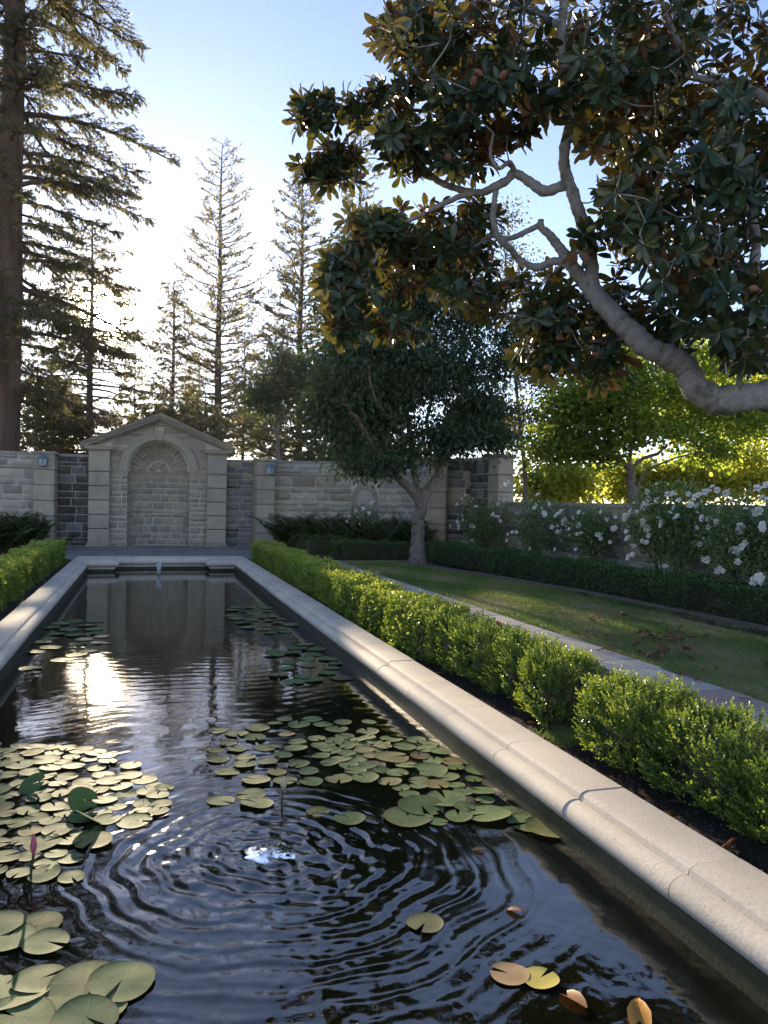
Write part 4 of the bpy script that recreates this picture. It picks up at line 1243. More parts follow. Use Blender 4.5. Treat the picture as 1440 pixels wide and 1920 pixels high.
conifer('redwood_tree', 'huge old redwood with a thick trunk and drooping boughs at the left edge', (-5.05, 31.5, 0), 38, .58, M['redwood_bark'], M['redwood_leaf'], 71, 5.0, 190,
        lambda f: (4.7 + 1.1 * math.sin(37 * f)) * min(1, (1.06 - f) / .55) * (.8 if f < .2 else 1), lambda f: .05 + .25 * f, .5, 40, .15, tw=.105, lean=(.012, 0), upturn=.22 * .8)
BARE = 'thin bare-looking conifers beyond the wall'
_b1 = at(407, 820, 52)
conifer('bare_conifer', 'tall thin conifer with sparse boughs, directly behind the right slope of the niche', (_b1[0], 52, 0), 24.6, .3, M['pine_bark'], M['pine_leaf'], 72, 5.0, 120,
        lambda f: .6 + 4.4 * (1 - f) ** .75, lambda f: .05 + .5 * f, .25, 24, .2, group=BARE, tw=.19, upturn=.42, top_r=.02)
conifer('bare_conifer', 'thin conifer rising behind the right lantern pillar', (7.85, 42, 0), 19.6, .24, M['pine_bark'], M['pine_leaf'], 73, 3.0, 120,
        lambda f: .5 + 3.8 * (1 - f) ** .8, lambda f: .1 + .5 * f, .3, 32, .18, group=BARE, tw=.14, upturn=.4, top_r=.015)
conifer('bare_conifer', 'thin conifer half hidden behind the leafy tree and the magnolia', (12.6, 48, 0), 25.5, .3, M['redwood_bark'], M['pine_leaf'], 74, 4.0, 130,
        lambda f: .4 + 3.4 * (1 - f) ** .8, lambda f: .1 + .5 * f, .3, 32, .19, group=BARE, tw=.14, upturn=.4, top_r=.015)
conifer('conifer', 'dark conifer in front of the setting sun', (-2.75, 42, 0), 15.2, .2, M['pine_bark'], M['redwood_leaf'], 75, 3.0, 110,
        lambda f: .7 + 3.2 * (1 - f) ** .55, lambda f: .0 + .3 * f, .3, 22, .19, tw=.14, upturn=.15)
conifer('conifer', 'bushy brown-green conifer between the sun and the tall bare conifer', (1.35, 46, 0), 13.8, .16, M['pine_bark'], M['olive_leaf'], 76, 2.0, 130,
        lambda f: .5 + 1.6 * (1 - f) ** .6, lambda f: .3 + .4 * f, .3, 20, .2, tw=.13, upturn=.1)
conifer('conifer', 'pale conifer low behind the left curved wall', (-6.2, 50, 0), 9.5, .14, M['pine_bark'], M['olive_leaf'], 77, 1.5, 60,
        lambda f: .5 + 2.2 * (1 - f) ** .7, lambda f: .1 + .3 * f, .3, 30, .24, tw=.15, upturn=.1)

for (px, Y, h_, w_, lab, sd) in ((455, 54, 13.5, 2.6, 'short feathery conifer right of the tall bare conifer', 171), (250, 60, 11.5, 2.6, 'low feathery conifer behind the left slope of the niche', 172), (95, 56, 12.5, 2.6, 'feathery conifer between the redwood trunk and the sun', 173),
                                 (525, 58, 16.0, 2.8, 'feathery conifer just left of the lantern pillar conifer', 174), (620, 56, 17.5, 2.8, 'feathery conifer behind the left of the lawn tree', 175), (370, 62, 13.0, 2.8, 'feathery conifer behind the ridge of the niche', 176)):
    _p = at(px, 900, Y)
    conifer('conifer', lab, (_p[0], Y, 0), h_, .14, M['pine_bark'], M['pine_leaf'], sd, 1.5, 80, lambda f, w_=w_: .4 + w_ * (1 - f) ** .7, lambda f: .1 + .4 * f, .35, 34, .2, group='feathery conifers in the wood behind the wall', tw=.17, upturn=.15, top_r=.015)

# ------------------------------------------------------------------ broadleaf trees
def leaf_tree(name, label, base, limbs, blobs, leaf, per, mat_bark, mat_leaf, seed, cat='tree', group=None, spread=.3, tmpl=LEAF2, wsc=1.2, twig_r=.012, trunk=None, droop=.3, dens=1.0, sag=0.0):
    """limbs: list of (polyline, r0, r1) in world space; blobs: (centre, radii, clusters)"""
    rng = np.random.default_rng(seed)
    t = thing(name, label, cat, base, group)
    skel = []
    for k, (pl, r0_, r1_) in enumerate(limbs):
        pts, f = smooth_path(pl, max(8, len(pl) * 5))
        g = Geo()
        wob = .5 * r0_
        pts = pts + rng.normal(0, 1, pts.shape) * (np.linspace(0, .25, len(pts)) * r0_)[:, None]
        rad = r0_ + (r1_ - r0_) * f
        if k == 0 and trunk:
            rad = rad * (1 + .45 * np.exp(-f * 9))
        rad = rad * (1 + .05 * np.sin(np.arange(len(pts)) * 2.1))
        tube(g, pts, rad, 12 if r0_ > .08 else 7)
        nm = 'trunk' if (k == 0 and trunk) else 'limb'
        put(nm, g.mesh(nm, mat_bark, True), None, t)
        if not (k == 0 and trunk): skel.append(pts[3:])
    SK = np.concatenate(skel)
    gf = Geo(); gb = Geo()
    pos = []; ax = []; ti = []
    for c, r_, n in blobs:
        c = np.array(c, float); r_ = np.array(r_, float)
        n = int(n * dens)
        d = rnd_dirs(rng, n) * (rng.random(n) ** .45)[:, None]
        C = c + d * r_
        dd_ = np.array([np.linalg.norm(SK - q, axis=1).min() for q in C]) if len(C) else []
        for q in C[np.argsort(dd_)]:
            dist = np.linalg.norm(SK - q, axis=1); j = int(dist.argmin())
            if dist[j] < 3.5:
                p0 = SK[j]; SK = np.concatenate([SK, [p0 * .5 + q * .5, q]]); mid = (p0 + q) / 2 + rng.normal(0, .1, 3) * min(1, dist[j]) + [0, 0, .08 * dist[j]]
                tube(gb, [p0, mid, q], [twig_r, twig_r * .7, twig_r * .35], 4)
            m_ = int(per * rng.uniform(.6, 1.4))
            off = rng.normal(0, spread, (m_, 3)) * [1, 1, .6]
            pos.append(q + off); a_ = off * .8 + rnd_dirs(rng, m_) * .5 + np.array([0, 0, -droop]); ax.append(a_)
            ti.append(np.clip(rng.normal(rng.uniform(.25, .7), .2, m_), 0, 1))
    pos = np.concatenate(pos); ax = np.concatenate(ax); ti = np.concatenate(ti)
    if sag: pos[:, 2] -= sag * 0
    Rm = basis(ax, np.array([0, 0, 1.0]) + rnd_dirs(rng, len(pos)) * .8)
    scatter(gf, *tmpl, pos, Rm, leaf * rng.uniform(.65, 1.3, len(pos)), ti, wsc)
    put('branches', gb.mesh('branches', mat_bark), None, t)
    put('foliage', gf.mesh('foliage', mat_leaf), None, t, kind='stuff')
    return t

def pl(Y, *pts): return [at(x, y, Y + (d[0] if d else 0)) for x, y, *d in pts]
def blob(cx, cy, rx, ry, Y, n, ryd=None):
    c = at(cx, cy, Y); sc = Y / FPX * 1.03
    return (c, (rx * sc, (ryd if ryd else (rx + ry) / 2 * sc), ry * sc), n)

TY = 18.8
tb = onz(782, 1060, 0)
trunk_pts = [(tb[0], tb[1], -.05)] + pl(TY, (783, 1030), (784, 990), (787, 960), (790, 938), (792, 920))
limbs = [(trunk_pts, .205, .12),
         (pl(TY, (789, 958), (784, 938, -.03), (768, 916, -.1), (742, 893, -.2), (718, 868, -.3), (700, 838, -.5), (672, 790, -.7), (640, 750, -.9)), .13, .035),
         (pl(TY, (788, 950), (779, 900, .1), (772, 865, .1), (770, 820, .2), (762, 770, .3), (757, 700, .3), (760, 620, .3)), .1, .03),
         (pl(TY, (789, 958), (795, 936), (808, 912), (822, 892), (826, 860, .1), (832, 820, .2), (845, 780, .2), (868, 735, .2), (885, 690, .2), (900, 640, .3)), .14, .03),
         (pl(TY, (822, 880), (838, 858, -.3), (862, 840, -.5), (890, 832, -.7), (925, 815, -.9)), .07, .02),
         (pl(TY, (826, 868), (815, 830, .4), (800, 790, .6), (812, 740, .6), (815, 680, .7)), .08, .02),
         (pl(TY, (708, 855, -.4), (690, 835, .2), (660, 830, .6), (620, 812, .9), (570, 790, 1.1)), .05, .015),
         (pl(TY, (770, 830, .2), (735, 790, -.6), (700, 740, -1.2), (690, 680, -1.4)), .06, .015),
         (pl(TY, (735, 890, -.2), (705, 880, -.5), (660, 868, -.7)), .025, .008)]
blobs = [blob(745, 690, 110, 80, TY, 120), blob(665, 700, 75, 80, TY - .3, 80), blob(625, 765, 40, 48, TY, 26), blob(650, 580, 48, 76, TY + .3, 50), blob(660, 490, 36, 44, TY + .4, 18),
         blob(720, 560, 80, 70, TY + .3, 60), blob(790, 560, 80, 75, TY + .3, 50), blob(760, 480, 90, 60, TY + .3, 48), blob(690, 500, 50, 45, TY + .4, 18), blob(705, 780, 66, 36, TY, 36), blob(650, 822, 46, 20, TY - .3, 12),
         blob(860, 690, 66, 90, TY + .2, 40), blob(905, 770, 48, 46, TY, 20), blob(935, 690, 34, 50, TY + .2, 10), blob(840, 815, 76, 32, TY - .2, 26), blob(930, 822, 38, 18, TY - .5, 8),
         blob(885, 580, 60, 70, TY + .4, 26), blob(955, 630, 30, 40, TY + .3, 7), blob(715, 870, 46, 12, TY - .5, 10), blob(660, 868, 26, 8, TY - .6, 5), blob(770, 850, 35, 18, TY - .3, 7), blob(860, 480, 56, 56, TY + .5, 16)]
leaf_tree('leafy_tree', 'round-headed dark evergreen tree with a forked grey trunk standing on the lawn', (tb[0], tb[1], 0), limbs, blobs, .125, 62, M['bark'], M['dark_leaf'], 81, dens=2.0, spread=.27, wsc=.85, trunk=True, droop=.45)
b0 = at(525, 940, 27.6)
leaf_tree('soft_tree', 'soft grey-green tree behind the wall, left of the lawn tree', (b0[0], b0[1], 0), [([(b0[0], b0[1], 0)] + pl(27.6, (524, 880), (520, 800), (524, 700), (530, 640)), .12, .03), (pl(27.6, (521, 820), (490, 770), (470, 730)), .05, .015), (pl(27.6, (522, 790), (560, 740), (580, 690)), .05, .015)],
          [blob(515, 735, 50, 36, 27.6, 44), blob(565, 705, 40, 40, 27.6, 30), blob(488, 745, 30, 36, 27.6, 20), blob(535, 685, 40, 40, 27.6, 28), blob(600, 735, 30, 26, 27.8, 14)], .14, 56, M['bark'], M['soft_leaf'], 89, spread=.27, wsc=.9, trunk=True, droop=.5)
# thin airy tree beyond, seen through the right of the crown
b0 = at(985, 940, 26)
leaf_tree('slender_tree', 'slender tree with light airy foliage between the lawn tree and the golden trees', (b0[0], b0[1], 0), [([(b0[0], b0[1], 0)] + pl(26, (985, 900), (975, 800), (965, 680), (955, 560), (940, 420)), .1, .02), (pl(26, (975, 800), (1000, 740), (1030, 700)), .04, .01), (pl(26, (966, 690), (930, 640), (915, 590)), .04, .01)],
          [blob(975, 700, 70, 100, 26, 26), blob(960, 530, 50, 90, 26, 22), blob(945, 420, 35, 45, 26, 8), blob(1000, 800, 70, 50, 26, 26), blob(1010, 640, 60, 50, 26, 14)], .14, 50, M['bark'], M['olive_leaf'], 82, dens=1.3, spread=.33, wsc=1.0, trunk=True)

# yellow-green trees behind the low wall, lit through by the low sun
def maple(label, px, Y, stems, blobs, seed, mat='maple_leaf', leaf=.16, per=42, name='maple_tree', group=None, **kw):
    b_ = at(px, 930, Y)
    L = [(([(b_[0], b_[1], 0)] + pl(Y, *st)), r0_, r1_) for st, r0_, r1_ in stems]
    return leaf_tree(name, label, (b_[0], b_[1], 0), L, blobs, leaf, per, M['bark'], M[mat], seed, group=group, dens=1.7, spread=.36, tmpl=LEAFR, wsc=1.1, trunk=True, droop=.25, **kw)
maple('wide multi-stemmed yellow-green tree spreading above the low garden wall', 1185, 24,
      [([(1185, 925), (1183, 895), (1178, 870)], .2, .15), ([(1180, 890), (1150, 850, -.2), (1110, 810, -.3), (1075, 770, -.4)], .09, .03), ([(1185, 885), (1240, 845, .3), (1300, 800, .4), (1360, 770, .5)], .1, .03), ([(1180, 875), (1190, 820), (1200, 760), (1210, 690)], .1, .03), ([(1200, 900), (1240, 870, -.5), (1300, 850, -.8), (1370, 840, -1)], .06, .02), ([(1178, 880), (1140, 870, .4), (1100, 850, .6), (1060, 840, .7)], .06, .02)],
      [blob(1090, 760, 90, 60, 24, 62), blob(1180, 720, 110, 60, 24, 62), blob(1290, 760, 110, 70, 24.3, 66), blob(1200, 800, 130, 40, 23.6, 46), blob(1390, 790, 80, 60, 24.5, 40), blob(1040, 830, 60, 36, 24, 28), blob(1330, 840, 80, 22, 23.5, 18), blob(1110, 840, 60, 26, 24, 18), blob(1150, 650, 90, 40, 24.5, 26), blob(1300, 670, 110, 50, 24.6, 40)], 83)
maple('smaller bright yellow-green tree at the right edge behind the low wall', 1480, 27,
      [([(1480, 920), (1475, 880), (1465, 850)], .16, .1), ([(1465, 855), (1430, 800), (1400, 750)], .07, .02), ([(1468, 860), (1500, 800), (1520, 740)], .07, .02)],
      [blob(1420, 780, 80, 70, 27, 50), blob(1450, 700, 90, 60, 27, 50), blob(1390, 860, 50, 26, 26.5, 18), blob(1500, 780, 80, 80, 27, 50), blob(1340, 720, 70, 60, 27.5, 40)], 84, mat='gold_leaf')
for (label, px, py, rx, ry, Y, n, mat, sd) in (
        ('golden sunlit bush behind the left end of the low wall', 1040, 900, 80, 46, 29, 60, 'gold_leaf', 85),
        ('golden sunlit bush behind the stems of the wide yellow-green tree', 1180, 900, 85, 44, 31, 62, 'gold_leaf', 86),
        ('bright yellow bush behind the tallest white roses', 1310, 895, 95, 46, 30, 70, 'gold_leaf', 87),
        ('yellow bush low at the right edge behind the wall', 1440, 895, 85, 50, 29, 62, 'gold_leaf', 88),
        ('olive bush beyond the wall between the two conifers', 485, 800, 60, 60, 58, 30, 'olive_leaf', 89),
        ('dark olive bush beyond the wall right of the lantern pillar', 620, 858, 80, 16, 36, 12, 'olive_leaf', 90),
        ('grey-green bush low behind the lawn tree crown', 750, 850, 80, 22, 38, 16, 'olive_leaf', 91),
        ('olive bush behind the black stained corner of the wall', 900, 800, 80, 60, 36, 60, 'olive_leaf', 92),
        ('brownish bush right behind the roof of the niche', 330, 800, 90, 45, 40, 46, 'olive_leaf', 93),
        ('brownish bush beyond the wall left of the niche', 110, 800, 70, 55, 44, 40, 'olive_leaf', 94)):
    b_ = at(px, 930, Y); top = py - ry * .4
    maple(label, px, Y, [([(px, 900), (px + 3, (py + 900) / 2), (px - 2, top)], .07, .02), ([(px, 900), (px - rx * .4, py), (px - rx * .6, top)], .05, .015), ([(px, 900), (px + rx * .4, py), (px + rx * .6, top)], .05, .015)],
          [blob(px, py, rx, ry, Y, n)], sd, mat=mat, leaf=.22, per=40, name='bush')

# ------------------------------------------------------------------ the magnolia leaning in from the right
def mp(*pts): return [at(x, y, Y) for x, y, Y in pts]
MAG = [
    ([(7.3, 4.6, -.05), (7.2, 4.7, .8), (6.9, 4.95, 1.7), (6.3, 5.3, 2.35)] + mp((1500, 738, 5.6), (1440, 742, 5.7), (1335, 752, 5.8)), .26, .118),
    (mp((1345, 752, 5.8), (1305, 730, 5.85), (1285, 690, 5.9), (1250, 668, 5.95), (1213, 650, 6.0), (1180, 620, 6.08), (1150, 590, 6.15), (1108, 545, 6.3)), .118, .085),
    (mp((1115, 552, 6.28), (1090, 522, 6.35), (1070, 495, 6.4), (1050, 465, 6.5), (1030, 440, 6.55), (1015, 428, 6.6), (1014, 412, 6.6)), .075, .028),
    (mp((1112, 552, 6.28), (1110, 505, 6.25), (1104, 465, 6.2), (1094, 425, 6.2), (1078, 375, 6.15), (1062, 330, 6.15), (1058, 285, 6.1), (1068, 235, 6.05), (1074, 180, 6.0), (1052, 100, 5.95), (1056, 20, 5.9), (1064, -120, 5.8)), .062, .03),
    (mp((1066, 345, 6.15), (1045, 352, 6.2), (1020, 358, 6.3), (998, 345, 6.4), (966, 325, 6.5), (950, 338, 6.55), (925, 352, 6.6), (895, 362, 6.75), (850, 352, 6.9), (815, 335, 7.05), (782, 300, 7.15), (755, 268, 7.25), (715, 242, 7.35), (685, 240, 7.4), (655, 252, 7.45), (640, 280, 7.5)), .05, .014),
    (mp((905, 360, 6.7), (870, 366, 6.8), (835, 380, 6.9), (800, 398, 7.0), (760, 418, 7.1), (720, 442, 7.2), (700, 480, 7.25), (690, 530, 7.3)), .03, .01),
    (mp((930, 352, 6.6), (926, 385, 6.6), (925, 415, 6.65), (935, 445, 6.7), (958, 468, 6.75), (975, 488, 6.8), (1005, 502, 6.6), (1040, 490, 6.5), (1072, 500, 6.4)), .026, .04),
    (mp((1012, 422, 6.6), (985, 435, 6.7), (955, 447, 6.8), (920, 442, 6.9), (895, 460, 7.0), (870, 490, 7.1), (835, 522, 7.2)), .03, .01),
    (mp((966, 325, 6.5), (955, 305, 6.4), (935, 315, 6.3), (920, 290, 6.3), (925, 250, 6.2)), .026, .01),
    (mp((1440, 690, 5.3), (1422, 650, 5.3), (1412, 600, 5.3), (1412, 520, 5.4), (1418, 450, 5.5), (1405, 380, 5.6), (1420, 300, 5.6)), .06, .03),
    (mp((1520, 250, 5.4), (1440, 190, 5.5), (1380, 160, 5.7), (1300, 145, 5.9), (1240, 130, 6.0), (1180, 140, 6.2)), .06, .015),
    (mp((1300, 145, 5.9), (1270, 80, 5.9), (1245, 20, 5.9), (1230, -60, 5.8)), .04, .015),
    (mp((1075, 200, 6.0), (1040, 180, 6.3), (1000, 150, 6.6), (940, 120, 6.8), (880, 100, 7.0), (800, 60, 7.2)), .03, .01),
    (mp((1060, 60, 5.95), (1000, 20, 6.2), (930, 10, 6.5), (850, -20, 6.8)), .03, .01),
    (mp((1440, 560, 5.6), (1350, 470, 5.8), (1290, 380, 6.0), (1250, 330, 6.2), (1200, 300, 6.4)), .04, .012),
    (mp((1270, 690, 5.9), (1260, 640, 6.4), (1250, 590, 6.8), (1220, 540, 7.0)), .03, .012),
    (mp((1190, 628, 6.0), (1140, 640, 6.6), (1090, 640, 7.0), (1030, 650, 7.3)), .025, .01),
]
rng = np.random.default_rng(91)
mag = thing('magnolia_tree', 'big southern magnolia reaching in from the right with large glossy leaves', 'tree', (7.3, 4.6, 0))
SKM = []
for k, (pts_, r0_, r1_) in enumerate(MAG):
    P_, f = smooth_path(pts_, len(pts_) * 9)
    g = Geo()
    rad = r0_ + (r1_ - r0_) * f
    rad = rad * (1 + .06 * np.sin(np.arange(len(P_)) * 1.3 + k) + .04 * np.sin(np.arange(len(P_)) * 3.1))
    tube(g, P_, rad, 14 if r0_ > .05 else 8)
    v_ = g.V[0]; c_ = np.repeat(P_, len(v_) // len(P_), axis=0); q_ = v_ - c_
    kn = 1 + .05 * np.sin(19 * v_[:, 0] + 13 * v_[:, 2] + 3 * np.sin(11 * v_[:, 1])) + .05 * np.sin(31 * v_[:, 1] - 17 * v_[:, 2]) + .035 * np.sin(53 * v_[:, 2] + 29 * v_[:, 0])
    g.V[0] = c_ + q_ * kn[:, None]
    put('trunk' if k == 0 else 'limb', g.mesh('limb', M['magnolia_bark'], True), None, mag)
    if k >= 2: SKM.append(P_[2:])
SKM = np.concatenate(SKM)
ELL = [(1000, 70, 300, 110, 5.7, 8.2, 72), (1280, 100, 200, 160, 5.2, 7.6, 66), (760, 55, 60, 55, 7.0, 7.6, 11), (820, 130, 80, 60, 6.8, 7.6, 16), (600, 215, 48, 34, 7.2, 7.7, 9), (720, 185, 34, 26, 7.2, 7.6, 5),
       (655, 205, 40, 30, 7.2, 7.6, 5), (625, 320, 52, 34, 7.3, 7.7, 10), (640, 285, 30, 22, 7.3, 7.7, 3), (575, 320, 22, 14, 7.4, 7.6, 2), (800, 250, 90, 45, 6.6, 7.5, 17), (770, 300, 50, 34, 6.9, 7.5, 8), (870, 290, 60, 40, 6.5, 7.2, 10), (930, 190, 110, 60, 6.0, 7.2, 24),
       (1190, 220, 130, 80, 5.6, 7.2, 40), (1290, 390, 150, 110, 5.0, 7.2, 52), (1340, 560, 105, 90, 4.9, 6.6, 36), (1180, 400, 70, 70, 5.8, 7.0, 15), (700, 430, 60, 40, 6.9, 7.5, 11), (640, 530, 36, 55, 7.1, 7.6, 17), (655, 600, 30, 38, 7.1, 7.6, 8),
       (800, 430, 80, 50, 6.9, 7.8, 18), (780, 490, 80, 50, 7.1, 7.9, 17), (745, 610, 48, 26, 7.0, 7.6, 7), (720, 560, 40, 40, 7.1, 7.6, 6), (890, 430, 46, 55, 6.8, 7.6, 10), (880, 530, 70, 60, 6.9, 8.0, 16), (1010, 560, 80, 56, 6.6, 8.0, 18), (1090, 620, 80, 60, 6.5, 7.6, 18),
       (1010, 670, 60, 34, 6.7, 7.6, 9), (1170, 580, 70, 60, 6.3, 7.4, 14), (1130, 690, 50, 30, 6.4, 7.4, 6), (1400, 640, 50, 60, 5.0, 6.2, 12), (1390, 280, 70, 100, 4.9, 6.6, 26), (1260, 640, 50, 40, 6.4, 7.0, 6), (1050, -140, 400, 130, 5.4, 8.2, 60), (1540, 200, 110, 360, 4.8, 6.6, 40), (1760, 150, 160, 300, 4.8, 6.6, 26), (1190, 470, 40, 40, 6.3, 7.0, 4), (960, 250, 40, 24, 6.3, 6.8, 4), (1100, 440, 30, 40, 6.0, 6.4, 3)]
RC = []; RD = []
for cx, cy_, rx, ry, ya, yb, n in ELL:
    for q in range(int(n * 2.6)):
        a_ = rng.uniform(0, 2 * np.pi); rr_ = math.sqrt(rng.random())
        p_ = at(cx + rx * rr_ * math.cos(a_), cy_ + ry * rr_ * math.sin(a_), rng.uniform(ya, yb))
        RC.append(p_); RD.append((math.cos(a_) * rr_, -math.sin(a_) * rr_))
RC = np.array(RC)
gb = Geo()
LP = []; LA = []; LN = []; LS = []
pods = []
_o = np.argsort([np.linalg.norm(SKM - p_, axis=1).min() for p_ in RC])
for q, p_ in enumerate(RC[_o]):
    dist = np.linalg.norm(SKM - p_, axis=1); j = int(dist.argmin())
    p0 = SKM[j]; dv = (p_ - p0) / max(dist[j], 1e-6)
    SKM = np.concatenate([SKM, [p0 * .5 + p_ * .5, p_]])
    mid = (p0 + p_) / 2 + rng.normal(0, .12, 3) * min(1, dist[j]) - [0, 0, .06 * dist[j]]
    tube(gb, smooth_path([p0, mid, p_], 6)[0], np.linspace(min(.016, .006 + .006 * dist[j]), .005, 6), 5)
    axr = dv * .5 + np.array([0, 0, .35]) + (CAM - p_) / np.linalg.norm(CAM - p_) * .38 + rng.normal(0, .42, 3); axr /= np.linalg.norm(axr)
    ref = np.cross(axr, rng.normal(size=3)); ref /= np.linalg.norm(ref); ref2 = np.cross(axr, ref)
    nl_ = int(rng.integers(8, 13))
    for k in range(nl_):
        f = k / nl_
        a_ = k * 2.4 + rng.normal(0, .2)
        out = math.cos(a_) * ref + math.sin(a_) * ref2
        la = out * (1.0 - .35 * f) + axr * (.05 + .75 * f) + np.array([0, 0, -.22]) + rng.normal(0, .12, 3)
        LP.append(p_ + axr * (.05 * (f - .7)) + out * .012); LA.append(la); LN.append(axr * 1.0 + rng.normal(0, .18, 3)); LS.append(rng.uniform(.115, .19) * (1.05 - .25 * f))
    if rng.random() < .07: pods.append((p_ + axr * .05, axr))
LP = np.array(LP); LA = np.array(LA); LN = np.array(LN); LS = np.array(LS)
RM = basis(LA, LN); LT = np.clip(rng.normal(.45, .25, len(LP)), 0, 1)
put('branches', gb.mesh('branches', M['magnolia_bark'], True), None, mag)
TMPL = [big_leaf(.2, .05, .16), big_leaf(.215, .07, .3), big_leaf(.185, .03, .08)]
# the 300 leaves that show largest are objects of their own
px_, py_ = project(LP); dcam = np.linalg.norm(LP - CAM, axis=1)
vis = (px_ > 0) & (px_ < 1440) & (py_ > 0) & (py_ < 1920)
score = np.where(vis, LS / dcam, 0)
order = np.argsort(-score); big = order[:290]; rest = order[290:]
LM = []
for TV, TF in TMPL:
    LM.append(np_mesh('leaf', TV, TF, M['magnolia_leaf_one'], smooth=True))
for q in big:
    o = bpy.data.objects.new('leaf', LM[int(q) % 3]); COL.objects.link(o)
    m4 = Matrix.Identity(4)
    for i_ in range(3):
        for j in range(3): m4[i_][j] = float(RM[q][i_, j] * LS[q])
        m4[i_][3] = float(LP[q][i_])
    o.parent = mag; o.matrix_parent_inverse = Matrix.Translation(-mag.location); o.matrix_basis = m4
gf = Geo()
for v in range(3):
    s_ = rest[rest % 3 == v]
    scatter(gf, *TMPL[v], LP[s_], RM[s_], LS[s_], LT[s_])
put('leaves', gf.mesh('leaves', M['magnolia_leaf'], True), None, mag, kind='stuff')
def pod_mesh(mat):
    V = []; F = []
    for a_ in range(8):
        th = math.pi * a_ / 7
        for c in range(9):
            r_ = math.sin(th) * (.026 + .004 * ((a_ + c) % 2)) * (1 + .25 * math.cos(th))
            V.append((r_ * math.cos(2 * math.pi * c / 9), r_ * math.sin(2 * math.pi * c / 9), .04 - .045 * math.cos(th)))
    F = [(a_ * 9 + c, a_ * 9 + (c + 1) % 9, (a_ + 1) * 9 + (c + 1) % 9, (a_ + 1) * 9 + c) for a_ in range(7) for c in range(9)]
    return fixn(py_mesh('seed_pod', V, F, mat))
PM = [pod_mesh(M['pod']), pod_mesh(M['pod_green'])]
for k, (p_, a_) in enumerate(pods):
    q = Vector(a_).to_track_quat('Z', 'Y').to_matrix().to_4x4()
    put('seed_pod', PM[k % 3 == 2], None, mag, Matrix.Translation(Vector(p_)) @ q)

# ------------------------------------------------------------------ white roses along the low wall
def bloom_mesh(seed, mat):
    r = np.random.default_rng(seed); V = []; F = []
    for ring, (n, rad, tilt, hgt) in enumerate(((5, 1.0, .35, 0), (5, .74, .75, .12), (4, .45, 1.1, .2))):
        for k in range(n):
            a0 = 2 * math.pi * (k + ring * .5) / n + r.normal(0, .1); wd = math.pi / n * 1.25
            b_ = len(V)
            for u, v in ((0, 0), (-.8, .6), (.8, .6), (-.6, 1), (.6, 1), (0, 1.08)):
                a = a0 + u * wd; rr = rad * v * math.cos(tilt * v) + .05
                V.append((rr * math.cos(a), rr * math.sin(a), hgt + rad * v * math.sin(tilt * v) * .8 + r.normal(0, .03)))
            F += [(b_, b_ + 2, b_ + 1), (b_ + 1, b_ + 2, b_ + 4, b_ + 3), (b_ + 3, b_ + 4, b_ + 5)]
    return py_mesh('rose_bloom', V, F, mat, True)
BL = [bloom_mesh(k, M['petal']) for k in range(4)]
